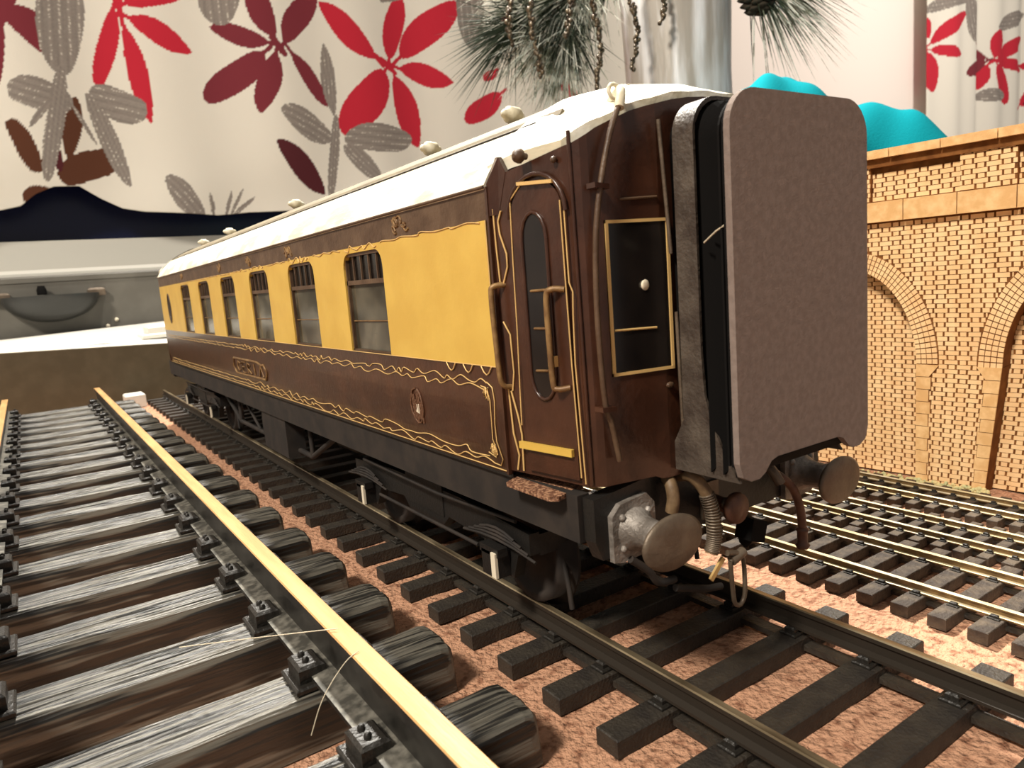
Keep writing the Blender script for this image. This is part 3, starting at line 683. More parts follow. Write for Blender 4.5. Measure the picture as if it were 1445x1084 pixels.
# body filling: dark interior, end bulkheads, floor
b = MB(); b.box(-2.0, 2.0, YA + .1, YB - .1, 3.0, 7.6); P('interior', b, 'interior_dark')
b = MB()
for y in (YA + .01, YB - .05):
    pts = [(-2.93, 3.07), (2.93, 3.07)] + [(x, z - .03) for x, z in reversed(both([(x * .985, z) for x, z in ROOF]))]
    b = MB(); b.ext_y(pts, y, y + .04); P('bulkhead', b, 'brown_paint')
b = MB(); b.box(-2.85, 2.85, YA, YB, 3.0, 3.1); P('floor_plate', b, 'chassis_black')
# vestibule walls
for sgn in (-1, 1):
    pl_ = vest_outline(sgn); b = MB(); n = len(pl_); tz = []
    zs = []
    xs_ = []
    fine = []
    for (xa, ya), (xb, yb) in zip(pl_, pl_[1:]):
        k = 8 if abs(xa - xb) > .9 else 1
        for i in range(k): fine.append((xa + (xb - xa) * i / k, ya + (yb - ya) * i / k))
    fine.append(pl_[-1]); n = len(fine)
    def tz_(x, y):
        f = min(1, max(0, (abs(y - YM) - (YM - YA)) / 2.1)); q = x / 2.8
        return roofz(x) - .52 * f * f * (1 - q * q * .8) - .06
    b.add([(x, y, 3.16 + (.0 if abs(x) > 1.6 else -.06)) for x, y in fine] + [(x, y, tz_(x, y)) for x, y in fine], [(i, i + 1, n + i + 1, n + i) for i in range(n - 1)])
    b.add([(x, y, 3.16) for x, y in fine], [tuple(range(n))])
    P('vestibule_wall', b, 'brown_paint')

# ---- near end details
dO = Vector((-2.90, -3.20, 0)); dS = Vector((.1414, -.98995, 0)); dN = Vector((-.98995, -.1414, 0))
def Dp(s, z, off=0.0): p = dO + dS * s + dN * (off - .012); return (p.x, p.y, z)
def d_slab(mb, pts, o0, o1): mb.prism(pts, lambda s, z: Dp(s, z, o0), lambda s, z: Dp(s, z, o1))
def stadium(s0, z0, z1, hw, n=8):
    return [(s0 + hw * math.cos(q), z1 - hw * 1.5 + hw * 1.5 * math.sin(q)) for q in [math.pi * i / n for i in range(n + 1)]] + [(s0 - hw * math.cos(q), z0 + hw * 1.5 - hw * 1.5 * math.sin(q)) for q in [math.pi * i / n for i in range(n + 1)]]
b = MB(); arc = [(.99 + .54 * math.cos(q), 7.15 + .50 * math.sin(q)) for q in [math.pi * i / 12 for i in range(13)]]
d_slab(b, [(.45, 3.25)] + [(1.53, 3.25)] + arc, .055, .0)
door = P('door', b, 'brown_paint')
b = MB(); ar2 = [(.99 + .60 * math.cos(q), 7.15 + .58 * math.sin(q)) for q in [math.pi * i / 12 for i in range(13)]]
b.tube([Dp(s, z, .05) for s, z in ar2], .035, 6); P('door_hood', b, 'brown_paint', door)
st = stadium(.93, 4.42, 7.2, .26)
b = MB(); d_slab(b, st, .062, .04); P('door_window', b, 'dark_glass', door)
b = MB(); b.tube([Dp(s, z, .065) for s, z in st + [st[0]]], .032, 6); P('window_surround', b, 'brown_paint', door)
pol = [[(.80, 6.06), (1.3, 6.07)], [(.82, 5.50), (1.08, 5.50)], [(.80, 4.86), (1.06, 4.87)]]
P('window_bar', tubes(pol, .022, lambda s, z: Dp(s, z, .075)), 'dull_gold', door)
pol = [[(.47, 7.42), (.44, 6.5), (.42, 5.5), (.38, 4.6), (.36, 3.97)], [(.47, 7.42), (.70, 7.60)], [(1.50, 7.3), (1.51, 6.4), (1.53, 5), (1.58, 3.3)], [(1.57, 7.2), (1.58, 6.15), (1.64, 6.02), (1.62, 5.7), (1.60, 5), (1.66, 3.22)]]
P('gold_lining', tubes(pol, .012, lambda s, z: Dp(s, z, .062)), 'gold', door)
b = MB(); b.obox(Dp(1.05, 7.60, .085), dS * .36 + Vector((0, 0, -.03)), dN * .03, (0, 0, .025)); P('arch_strip', b, 'gold', door)
b = MB(); b.cur = 0; c_ = Dp(.89, 3.66, .09); b.obox(c_, dS * .57, dN * .03, (0, 0, .055)); P('kick_plate', b, 'cream_paint', door)
b = MB(); b.tube(smooth_path([Dp(1.47, 6.06, .05), Dp(1.30, 6.07, .16), Dp(1.22, 5.95, .18), Dp(1.22, 5.3, .18), Dp(1.24, 4.72, .18), Dp(1.30, 4.62, .16), Dp(1.47, 4.64, .05)], 5), .045, 8); P('handle', b, 'dull_gold', door)
b = MB(); b.obox(Dp(1.18, 5.02, .09), dS * .07, dN * .04, (0, 0, .08)); P('door_lock', b, 'gold', door)
b = MB(); b.tube(smooth_path([Dp(.14, 6.18, -.02), Dp(.02, 6.16, .14), Dp(-.01, 6.0, .17), Dp(.02, 5.2, .17), Dp(.06, 4.65, .16), Dp(.12, 4.56, 0)], 5), .045, 8); P('handrail', b, 'dull_gold')
b = MB(); b.tube([Dp(s, z, .02) for s, z in [(.2, 7.3), (.12, 7.15), (.14, 6.95), (.26, 6.65), (.26, 6.45), (.14, 6.2)]], .016, 5)
b.tube([Dp(s, z, .02) for s, z in [(.06, 5.6), (.2, 5.4), (.22, 4.8), (.16, 4.5)]], .016, 5)
b.tube([Dp(s, z, .02) for s, z in [(.06, 4.55), (.08, 4.2), (.10, 3.8), (.20, 3.45), (.14, 3.2)]], .018, 5)
b.tube([Dp(s, z, .02) for s, z in [(.12, 4.5), (.24, 4.1), (.30, 3.8), (.28, 3.2)]], .018, 5)
b.tube([Dp(s, z, .02) for s, z in [(.02, 7.35), (.03, 6.8), (.06, 6.2)]], .016, 5)
P('gold_lining', b, 'gold')
b = MB(); b.lathe(Dp(.84, 8.0, .02), dN, [(0, .05), (.10, .06), (.12, .11), (.2, .09), (.24, .03)], 10); b.blob(Dp(1.42, 7.86, .05), .05); P('door_lamp', b, 'brown_dusty')
b = MB(); b.tube([Dp(1.68, 8.2, .0), Dp(1.72, 3.2, .0)], .03, 6); P('corner_beading', b, 'brown_paint')
b = MB(); w0 = [(-2.95, -3.14, 7.25), (-2.94, -3.14, 7.74), (-2.74, -3.14, 8.14), Dp(.22, 8.10, .01), Dp(.36, 7.86, .01), Dp(.14, 7.25, .01)]
b.add(w0 + [(x + .08, y + .02, z) for x, y, z in w0], [tuple(range(6)), tuple(range(6, 12))] + [(i, (i + 1) % 6, 6 + (i + 1) % 6, 6 + i) for i in range(6)]); P('corner_wedge', b, 'brown_paint')
b = MB(); b.obox((-2.93, -3.13, 5.4), (.03, 0, 0), (0, .03, 0), (0, 0, 2.3)); P('side_end_strip', b, 'brown_paint')
b = MB()                              # footboard
b.add([(-2.45, -2.95, 3.04), (-3.06, -3.22, 3.0), (-3.06, -4.36, 3.0), (-2.95, -4.48, 3.0), (-2.35, -4.32, 3.04)] + [(-2.45, -2.95, 2.95), (-3.06, -3.22, 2.93), (-3.06, -4.36, 2.93), (-2.95, -4.48, 2.93), (-2.35, -4.32, 2.95)],
      [(0, 1, 2, 3, 4), (5, 6, 7, 8, 9)] + [(i, (i + 1) % 5, 5 + (i + 1) % 5, 5 + i) for i in range(5)])
P('footboard', b, 'speckled_brown')
def Ep(x, z, off=0.0):                # left half of the end wall
    return (x, -5.02 - (x + 2.46) * .18 - off, z)
def e_slab(mb, pts, o0, o1): mb.prism(pts, lambda x, z: Ep(x, z, o0), lambda x, z: Ep(x, z, o1))
x0, x1, z0, z1 = -2.27, -1.22, 4.76, 6.97
b = MB(); t_ = .045
for pts in ([(x0, z0), (x0 + t_, z0), (x0 + t_, z1), (x0, z1)], [(x1 - t_, z0), (x1, z0), (x1, z1), (x1 - t_, z1)], [(x0, z1 - t_), (x1, z1 - t_), (x1, z1), (x0, z1)], [(x0, z0), (x1, z0), (x1, z0 + t_), (x0, z0 + t_)]): e_slab(b, pts, .03, .0)
ew = P('end_window', b, 'gold')
b = MB(); e_slab(b, [(x0, z0), (x1, z0), (x1, z1), (x0, z1)], .012, .0); P('pane', b, 'dark_glass', ew)
b = MB(); b.tube([Ep(-2.2, 5.42, .02), Ep(-1.5, 5.40, .02)], .018, 5); P('window_bar', b, 'gold', ew)
b = MB(); b.blob(Ep(-1.66, 6.03, .02), (.09, .02, .08), 6, 5); P('paint_chip', b, 'tag_white', ew, label='small white fleck on the glass')
b = MB(); path = smooth_path([(-1.98, -5.18, 8.5), (-2.06, -5.2, 8.4), (-2.22, -5.22, 8.1), (-2.40, -5.2, 7.5), (-2.52, -5.17, 6.8), (-2.56, -5.15, 6.0), (-2.56, -5.15, 5.2), (-2.52, -5.16, 4.4), (-2.44, -5.18, 4.1), (-2.33, -5.18, 3.55)], 5)
b.tube(path, .042, 8); pp = P('lamp_conduit', b, 'brown_dusty')
for z, x in ((7.42, -2.42), (4.34, -2.51)): b = MB(); b.obox((x, -5.15, z), (.13, 0, -.01), (0, .09, 0), (0, 0, .035)); P('clip', b, 'brown_paint', pp)
b = MB(); b.tube([(-1.84 + .11 * math.cos(q), -4.95 + .02 * math.sin(q), 8.74 + .11 * math.sin(q)) for q in [i * .52 for i in range(13)]], .03, 6); b.tube(smooth_path([(-1.6, -4.6, 8.72), (-1.72, -4.9, 8.78), (-1.88, -5.12, 8.68), (-2.0, -5.2, 8.46)], 4), .07, 7)
P('conduit_loop', b, 'roof_white', pp)
b = MB(); b.tube([(-1.41, -5.34, 8.31), (-1.35, -5.34, 7.5), (-1.27, -5.34, 6.45)], .03, 6); b.tube([(-1.21, -5.34, 5.6), (-1.19, -5.34, 4.6), (-1.16, -5.34, 3.36)], .03, 6); P('gangway_rod', b, 'old_metal')
b = MB(); b.tube([Ep(-2.0, 7.25, .02), Ep(-1.4, 7.27, .02)], .02, 5); b.blob(Ep(-1.32, 4.52, .03), (.09, .04, .05), 6, 4); P('end_fitting', b, 'brown_dusty')

# ---- gangway: hood, bellows, end plate
def arch_outline(hw, z0, z1, r, n=7):
    o = [(-hw, z0), (hw, z0)]
    o += [(hw - r + r * math.cos(q), z1 - r + r * math.sin(q)) for q in [math.pi / 2 * i / n for i in range(n + 1)]]
    o += [(-hw + r - r * math.sin(q), z1 - r + r * math.cos(q)) for q in [math.pi / 2 * i / n for i in range(n + 1)]]
    return o
for sgn in (-1, 1):
    fy = (lambda y: y) if sgn < 0 else (lambda y: 2 * YM - y)
    # hood: a sheet wrapped over the bellows, wider at the foot
    b = MB(); ol = arch_outline(1.24, 3.2, 8.56, .5)[1:]; ol = ol + [(-1.24, 3.2)]
    o2 = []
    for x, z in ol[1:-1]: o2.append((x, z))
    strip = [(1.24, 3.2), (1.24, 3.6), (1.24, 4.0), (1.24, 4.4), (1.24, 5.0), (1.24, 6.5)] + o2[0:] + [(-1.24, 6.5), (-1.24, 5.0), (-1.24, 4.4), (-1.24, 4.0), (-1.24, 3.6), (-1.24, 3.2)]
    def yend(z): return -5.80 if z > 4.8 else -5.80 - .62 * ((4.8 - z) / 1.6) ** 2
    A = [(x, fy(-5.42 if abs(z) > 3.9 else -5.2), z) for x, z in strip]; Bq = [(x, fy(yend(z)), z) for x, z in strip]; n = len(strip)
    b.add(A + Bq, [(i, i + 1, n + i + 1, n + i) for i in range(n - 1)], True)
    A2 = [(x * .965, y, z - (.05 if z > 8.2 else 0)) for x, y, z in A]; B2 = [(x * .965, y, z - (.05 if z > 8.2 else 0)) for x, y, z in Bq]
    b.add(A2 + B2, [(i, i + 1, n + i + 1, n + i) for i in range(n - 1)], True); b.add(Bq + B2, [(i, i + 1, n + i + 1, n + i) for i in range(n - 1)])
    P('gangway_hood', b, 'grey_hood')
    bel = None
    for k in range(6):                # folds
        y = -5.30 - .22 * k; b = MB(); hw = 1.16 if k < 3 else 1.30
        o_ = arch_outline(hw, 3.3, 8.50 - .015 * k, .5); i_ = arch_outline(hw - .14, 3.46, 8.34, .4)
        n = len(o_)
        b.add([(x, fy(y + .11), z) for x, z in i_] + [(x, fy(y), z) for x, z in o_] + [(x, fy(y - .11), z) for x, z in i_],
              [(i, (i + 1) % n, n + (i + 1) % n, n + i) for i in range(n)] + [(n + i, n + (i + 1) % n, 2 * n + (i + 1) % n, 2 * n + i) for i in range(n)])
        b.add([(x, fy(y - .11), z) for x, z in i_], [tuple(range(n))])
        P('bellows_fold', b, 'bellows_black')
    b = MB(); hw, zt, r = 1.53, 8.44, .50
    ol = [(-1.30, 3.30), (-1.12, 3.30), (-1.0, 3.36), (-.86, 3.50), (-.72, 3.54), (.72, 3.54), (.86, 3.50), (1.0, 3.36), (1.12, 3.30), (1.30, 3.30), (1.46, 3.38), (1.53, 3.58)]
    ol += [(hw - r + r * math.cos(q), zt - r + r * math.sin(q)) for q in [math.pi / 2 * i / 8 for i in range(9)]]
    ol += [(-hw + r - r * math.sin(q), zt - r + r * math.cos(q)) for q in [math.pi / 2 * i / 8 for i in range(9)]] + [(-1.53, 3.58), (-1.46, 3.38)]
    b.prism(ol, lambda x, z: (x, fy(-6.66), z), lambda x, z: (x, fy(-6.56), z)); P('gangway_end_plate', b, 'felt_card')
    for k, y in enumerate((-6.50, -6.42)):
        b = MB(); o_ = arch_outline(1.46 - .02 * k, 3.5, 8.40 - .02 * k, .48); b.prism(o_, lambda x, z: (x, fy(y), z), lambda x, z: (x, fy(y + .035), z)); P('gangway_frame', b, 'bellows_black')
b = MB(); b.tube([(-1.37, -6.05, 6.55), (-1.42, -6.3, 6.68), (-1.45, -6.6, 6.80)], .014, 5); P('loose_thread', b, 'fibre')

# ---- underframe
ZR = 0
b = MB()
for s in (-1, 1): xa, xb = sorted((s * 2.55, s * 2.78)); b.box(xa, xb, -4.7, YB + 1.6, 2.28, 3.02)
P('solebar', b, 'chassis_dust')
for sgn in (-1, 1):
    fy = (lambda y: y) if sgn < 0 else (lambda y: 2 * YM - y)
    b = MB(); ol = [(-2.72, 2.35), (-2.6, 2.05), (2.6, 2.05), (2.72, 2.35), (2.72, 3.0), (1.6, 3.12), (-1.6, 3.12), (-2.72, 3.0)]
    b.prism(ol, lambda x, z: (x, fy(-5.0), z), lambda x, z: (x, fy(-4.75), z)); bb = P('buffer_beam', b, 'chassis_black')
    for s in (-1, 1):
        X = s * 2.03; b = MB()
        f = .44; ol = [(X - f, 2.0), (X - f * .6, 1.96), (X + f * .75, 2.0), (X + f, 2.2), (X + f * .95, 2.75), (X + f * .6, 2.92), (X - f * .6, 2.86), (X - f, 2.7)]
        b.prism(ol, lambda x, z: (x, fy(-5.0), z), lambda x, z: (x, fy(-5.10), z))
        for ddx, ddz in ((-.26, -.24), (-.26, .24), (.26, .24), (.26, -.24)): b.blob((X + ddx, fy(-5.12), 2.42 + ddz), .06, 6, 5)
        d = -1 if sgn < 0 else 1
        b.lathe((X, fy(-5.10), 2.42), (0, d, 0), [(0, .34), (.08, .32), (.16, .25), (.45, .22), (.52, .25), (.56, .22)], 16)
        bu = P('buffer', b, 'white_metal', label='buffer with a pale cast housing' if s < 0 and sgn < 0 else None)
        b = MB(); n0 = len(b.v); b.lathe((X, fy(-5.55), 2.42), (0, d, 0), [(0, .12), (.24, .12), (.25, .2), (.29, .42), (.33, .425), (.36, .38), (.375, .18), (.38, .01)], 36); b.v = [(X + (p[0] - X) * (1 + .38 * min(1, math.hypot(p[0] - X, p[2] - 2.42) / .4)), p[1], 2.42 + (p[2] - 2.42) * .95) for p in b.v]; P('buffer_head', b, 'old_metal', bu)
# near-end pipes and coupling
b = MB(); b.tube(smooth_path([(-.98, -5.0, 3.0), (-1.0, -5.3, 3.05), (-.88, -5.45, 2.82), (-.78, -5.5, 2.45), (-.76, -5.5, 2.05), (-.84, -5.5, 1.80)], 5), .10, 10)
hs = P('brake_hose', b, 'rubber_hose')
b = MB(); hp = smooth_path([(-.86, -5.46, 2.78), (-.78, -5.5, 2.45), (-.76, -5.5, 2.05), (-.83, -5.5, 1.82)], 8)
for i in range(1, len(hp) - 1):
    t = (hp[i + 1] - hp[i - 1]).normalized(); b.lathe(hp[i] - t * .015, t, [(0, .105), (.015, .13), (.03, .105)], 10)
P('hose_coil', b, 'old_metal', hs)
b = MB(); b.tube(smooth_path([(-1.28, -5.05, 3.05), (-1.34, -5.2, 2.95), (-1.36, -5.25, 2.75), (-1.38, -5.22, 2.55)], 4), .10, 10); P('stub_pipe', b, 'rubber_hose')
b = MB(); b.lathe((-.30, -5.0, 2.42), (0, -1, 0), [(0, .14), (.3, .12), (.45, .14), (.5, .24), (.56, .26), (.62, .24), (.64, .05)], 18); cp = P('coupling', b, 'red_brown')
b = MB(); b.blob((-.42, -5.45, 2.5), (.09, .05, .08), 7, 5); b.box(-.5, -.1, -5.05, -5.0, 2.15, 2.75); P('coupling_boss', b, 'old_metal', cp)
b = MB(); b.obox((.12, -5.5, 1.95), (.17, 0, -.06), (0, .16, 0), (.05, 0, .17)); b.lathe((.10, -5.4, 1.62), (0, 0, 1), [(0, .03), (.08, .1), (.2, .12)], 8); P('coupling_jaw', b, 'bellows_black', cp, label='black jaw below the coupling disc')
b = MB(); b.tube([(-.62, -5.62, 1.78), (-.4, -5.62, 1.72), (-.3, -5.62, 1.62)], .05, 7)
b.tube(smooth_path([(-.55, -5.62, 1.62), (-.52, -5.62, 1.2), (-.48, -5.62, .92), (-.36, -5.62, .84), (-.24, -5.62, .95), (-.22, -5.62, 1.3), (-.26, -5.62, 1.62), (-.4, -5.62, 1.70), (-.55, -5.62, 1.62)], 4), .038, 7)
b.lathe((-.52, -5.62, 1.62), (1, 0, .3), [(0, .08), (.3, .08)], 10); P('screw_link', b, 'old_metal', cp)
b = MB(); b.obox((-.78, -5.55, 1.55), (.15, 0, .14), (0, .02, 0), (-.03, 0, .03)); P('brass_tab', b, 'gold', cp)
b = MB(); b.tube(smooth_path([(1.0, -5.0, 2.75), (1.08, -5.3, 2.62), (1.28, -5.45, 2.38), (1.42, -5.5, 2.0), (1.48, -5.5, 1.6), (1.48, -5.5, 1.3)], 5), .075, 9)
b.lathe((1.48, -5.5, 1.24), (0, 0, 1), [(0, .10), (.06, .13), (.1, .09), (.3, .09), (.34, .12), (.38, .08)], 10); P('steam_hose', b, 'red_brown')
b = MB(); b.tube(smooth_path([(.95, -4.98, 2.9), (.92, -5.3, 2.75), (.98, -5.45, 2.5)], 4), .09, 8); P('stub_pipe', b, 'old_metal')
b = MB(); b.tube(smooth_path([(-2.2, -5.15, 2.0), (-1.9, -5.2, 1.75), (-1.7, -5.2, 1.5), (-1.35, -5.2, 1.45)], 5), .06, 8); b.tube([(-1.35, -5.2, 1.3), (-.6, -5.2, 1.05), (-.3, -5.2, 1.0)], .06, 8); P('guard_iron', b, 'chassis_dust')
# bogies
def bogie(yc, mirror):
    fy = lambda d: yc + d
    b = MB()
    for s in (-1, 1):
        xa, xb = sorted((s * 2.10, s * 2.32))
        ol = [(-4.1, 1.75), (-4.1, 1.35), (-3.7, 1.25), (-3.5, .75), (-2.8, .75), (-2.5, 1.25), (-1.1, 1.35), (-.7, 1.0), (.7, 1.0), (1.1, 1.35), (2.5, 1.25), (2.8, .75), (3.5, .75), (3.7, 1.25), (4.1, 1.35), (4.1, 1.75), (1.6, 1.9), (-1.6, 1.9)]
        b.prism(ol, lambda y, z: (xa, fy(y), z), lambda y, z: (xb, fy(y), z))
        b.box(xa - .02, xb + .02, fy(-.9), fy(.9), 1.3, 2.0)
    b.box(-2.1, 2.1, fy(-.8), fy(.8), 1.3, 2.2); b.box(-2.1, 2.1, fy(-4.1), fy(-3.9), 1.3, 1.7); b.box(-2.1, 2.1, fy(3.9), fy(4.1), 1.3, 1.7)
    fr = P('bogie', b, 'chassis_black')
    for d in (-3.15, 3.15):
        for s in (-1, 1):
            b = MB(); b.lathe((s * 1.36, fy(d), 1.03), (s, 0, 0), [(0, .95), (0, 1.16), (.07, 1.16), (.10, 1.03), (.36, 1.01), (.36, .85), (.28, .8), (.28, .25), (.40, .2)], 32); P('wheel', b, ['chassis_dust'], fr)
            b = MB(); xa, xb = sorted((s * 2.30, s * 2.62)); b.cbox(xa, xb, fy(d - .26), fy(d + .26), .78, 1.32, .06)
            b.box(xa, xb - .1, fy(d - .32), fy(d + .32), 1.2, 1.36); bx_ = P('axle_box', b, 'chassis_black', fr)
            if s < 0:
                b = MB(); b.box(-2.66, -2.60, fy(d - .27), fy(d - .12) if d < 0 else fy(d - .14), .80, 1.28); P('axle_box_lid', b, 'tag_white', fr, label='axle box edge with pale bare plastic')
            b = MB()
            for k in range(4):
                L_ = 1.25 - .22 * k; z = 1.42 + .075 * k; b.tube([(s * 2.42, fy(d + L_ * q), z + .10 * (1 - q * q) - .08) for q in (-1, -.5, 0, .5, 1)], .034, 4)
            P('leaf_spring', b, 'chassis_dust', fr)
        b = MB(); b.tube([(-1.5, fy(d), 1.03), (1.5, fy(d), 1.03)], .12, 8); P('axle', b, 'chassis_dust', fr)
    for s in (-1, 1):
        b = MB(); b.tube([(s * 2.45, fy(-3.9), 1.98), (s * 2.50, fy(-1), 1.90), (s * 2.50, fy(3), 1.96)], .04, 5); b.tube([(s * 2.40, fy(-2.4), 1.12), (s * 2.40, fy(2.4), 1.12)], .04, 5); P('tie_rod', b, 'chassis_dust', fr)
        b = MB(); b.tube([(s * 1.6, fy(-4.0), 1.4), (s * 1.66, fy(-4.3), .6), (s * 1.66, fy(-4.35), .22)], .05, 6); P('guard_iron', b, 'chassis_dust', fr)
bogie(1.45, False); bogie(26.5, True)
b = MB()                              # trussing and battery boxes
for s in (-1, 1):
    xa, xb = sorted((s * 2.2, s * 2.62)); b = MB(); b.cbox(s * 2.4 - .3, s * 2.4 + .3, 10.6, 13.4, .95, 2.3, .05); P('battery_box', b, 'chassis_dust')
b = MB()
for s in (-1, 1):
    x = s * 2.3
    b.tube([(x, 6.5, 2.3), (x, 9.3, 1.15), (x, 18.5, 1.15), (x, 21.4, 2.3)], .09, 6)
    for y in (9.3, 14.8, 18.5): b.tube([(x, y, 1.15), (x, y, 2.35)], .08, 6)
    b.tube([(x, 15.5, 1.2), (x, 17.8, 2.3)], .06, 6)
P('truss_rod', b, 'chassis_dust')
b = MB(); b.lathe((-.9, 8.2, 1.6), (0, 1, 0), [(0, .3), (.1, .5), (1.6, .5), (1.7, .3)], 16); b.lathe((.9, 16.4, 1.6), (0, 1, 0), [(0, .3), (.1, .5), (1.6, .5), (1.7, .3)], 16); b.box(-1.2, 1.2, 7, 20, 2.1, 2.4); P('brake_cylinder', b, 'chassis_black')
# ---------------------------------------------------------------- things at the far end and behind
b = MB()                              # board closing the layout, slightly canted
b.add([(-15, 46.2, GZ - .05), (3.2, 46.2, GZ - .05), (3.2, 46.2, 3.15), (-15, 46.2, 4.0), (-15, 47.2, GZ - .05), (3.2, 47.2, GZ - .05), (3.2, 47.2, 3.15), (-15, 47.2, 4.0)],
      [(0, 1, 2, 3), (4, 5, 6, 7), (0, 1, 5, 4), (1, 2, 6, 5), (2, 3, 7, 6), (3, 0, 4, 7)])
tag(part('end_board', b, 'board_brown'), 'dull brown upright board closing off the far end of the widest track', 'board')
b = MB()
A = [(-24, 47.3, 4.05), (3.2, 47.3, 3.2), (6.5, 74, 4.5), (-26, 74, 3.6)]
b.add(A + [(x, y, z - .3) for x, y, z in A], [(0, 1, 2, 3), (4, 5, 6, 7)] + [(i, (i + 1) % 4, 4 + (i + 1) % 4, 4 + i) for i in range(4)])
b.box(-24, 2, 47.4, 73, -1.9, 3.0)
tag(part('side_shelf', b, 'white_gloss'), 'low white shelf top behind the brown end board', 'shelf')
def zsh(x, y): t = (y - 47.3) / 26.7; f = (x + 24) / 28; return (4.05 + (3.2 - 4.05) * f) * (1 - t) + (3.6 + .9 * f) * t
for k, (x, y, a, w_, h_) in enumerate([(-4.2, 55, .35, 8.5, 5.5)]):
    b = MB(); pts = []
    for j in range(5):
        for i in range(5):
            u, v = (i / 4 - .5) * w_, (j / 4 - .5) * h_ * 1.6; X = x + u * math.cos(a) - v * math.sin(a); Y = y + u * math.sin(a) + v * math.cos(a)
            pts.append((X, Y, zsh(X, Y) + .08 + .06 * math.sin(i * 2.1 + j)))
    b.add(pts, [(j * 5 + i, j * 5 + i + 1, j * 5 + i + 6, j * 5 + i + 5) for j in range(4) for i in range(4)])
    o = part('paper_sheet', b, 'paper'); md = o.modifiers.new('t', 'SOLIDIFY'); md.thickness = .03 * S
    tag(o, 'crumpled white paper sheet lying on the low white shelf', 'paper')
b = MB()
b.cbox(-1.9, .7, 51, 54.6, 3.62, 3.98, .08); b.cbox(-1.4, .4, 51.3, 54.2, 3.95, 4.7, .25)
tag(part('plastic_packet', b, 'white_gloss'), 'small glossy white packet on the shelf beside the far end of the coach', 'packet')
b = MB()
b.cbox(-30, 8, 75, 85, -1.9, 10.0, .25)
cs = thing('grey_case', 'dark grey case with a round black cover on its front, below the window', 'case', (-8, 80, -1.9))
part('case_body', rel(b, (-8, 80, -1.9)), 'case_grey', cs)
b = MB(); b.cbox(-30.1, 8.1, 74.9, 85.1, 9.4, 10.05, .2); part('lid', rel(b, (-8, 80, -1.9)), 'case_grey', cs)
b = MB()                              # half-round dished cover, flat edge up, hanging forward
n = 18; rings = []
for r, f in ((1.0, 0), (1.0, .35), (.93, .7), (.7, 1.0), (.35, 1.15), (0.01, 1.2)):
    rings += [(-7.0 + 4.3 * r * math.cos(q), 75 - 2.6 * f, 8.0 - 2.7 * r * math.sin(q)) for q in [math.pi * i / n for i in range(n + 1)]]
b.add(rings, [(k * (n + 1) + i, k * (n + 1) + i + 1, (k + 1) * (n + 1) + i + 1, (k + 1) * (n + 1) + i) for k in range(5) for i in range(n)], True)
edge = [rings[k * (n + 1)] for k in range(6)] + [rings[k * (n + 1) + n] for k in range(4, -1, -1)]
b.add(edge, [tuple(range(len(edge)))])
part('round_cover', rel(b, (-8, 80, -1.9)), 'dark_disc', cs)
for x in (-11.2, -2.9): b = MB(); b.cbox(x - .8, x + .8, 74.2, 75, 7.7, 8.5, .2); part('clip', rel(b, (-8, 80, -1.9)), 'old_metal', cs)
b = MB(); b.lathe((-7.7, 74.2, 8.1), (0, 0, 1), [(0, .45), (.5, .45), (.9, .3)], 10); part('knob', rel(b, (-8, 80, -1.9)), 'bellows_black', cs)
for x, z in ((-1.4, 5.0), (-2.3, 4.4)): b = MB(); b.blob((x, 74.95, z), .22, 8, 5); part('indicator_stud', rel(b, (-8, 80, -1.9)), 'tag_white', cs)
# white block by the rail ends, bit of track packing
b = MB(); b.cbox(-4.4, -3.1, 43.6, 45.2, GZ, .15, .1); b.cur = 0
tag(part('plaster_block', b, 'white_gloss'), 'small white block at the far end between the two left tracks', 'block')
b = MB()
for k in range(7): b.cbox(-2.7 + .05 * k, -.2, 37.6 + 1.0 * k, 38.15 + 1.0 * k, GZ + .3, GZ + .5 + .12 * k, .03)
# silver vase and artificial pine branch
vb = (45.4, 37.4, -1.9)
v_ = MB(); v_.lathe((0, 0, 0), (0, 0, 1), [(0, 5.4), (1.5, 5.8), (14, 5.0), (26, 4.9), (38, 5.3), (46, 6.2), (46.4, 5.9), (38, 4.9), (30, 4.6)], 48)
vase = part('silver_vase', v_, 'foil'); vase.location = V(vb) * S; tag(vase, 'tall shiny silver vase behind the roof of the coach', 'vase')
def needles(mb, c, direction, n, L, spread, r=.045):
    d = V(direction).normalized()
    for k in range(n):
        q = Vector((rnd() - .5, rnd() - .5, rnd() - .5)).normalized()
        e = (d + q * spread * (.3 + rnd())).normalized(); l = L * (.6 + .5 * rnd())
        p0 = V(c) + q * .3; p1 = p0 + e * l * .5 + Vector((0, 0, -.03 * l)); p2 = p0 + e * l + Vector((0, 0, -.14 * l))
        a = e.orthogonal().normalized() * r; bq = e.cross(a).normalized() * r
        mb.add([p0 + a, p0 - a * .5 + bq, p0 - a * .5 - bq, p1 + a, p1 - a * .5 + bq, p1 - a * .5 - bq, p2], [(0, 1, 4, 3), (1, 2, 5, 4), (2, 0, 3, 5), (3, 4, 6), (4, 5, 6), (5, 3, 6)])
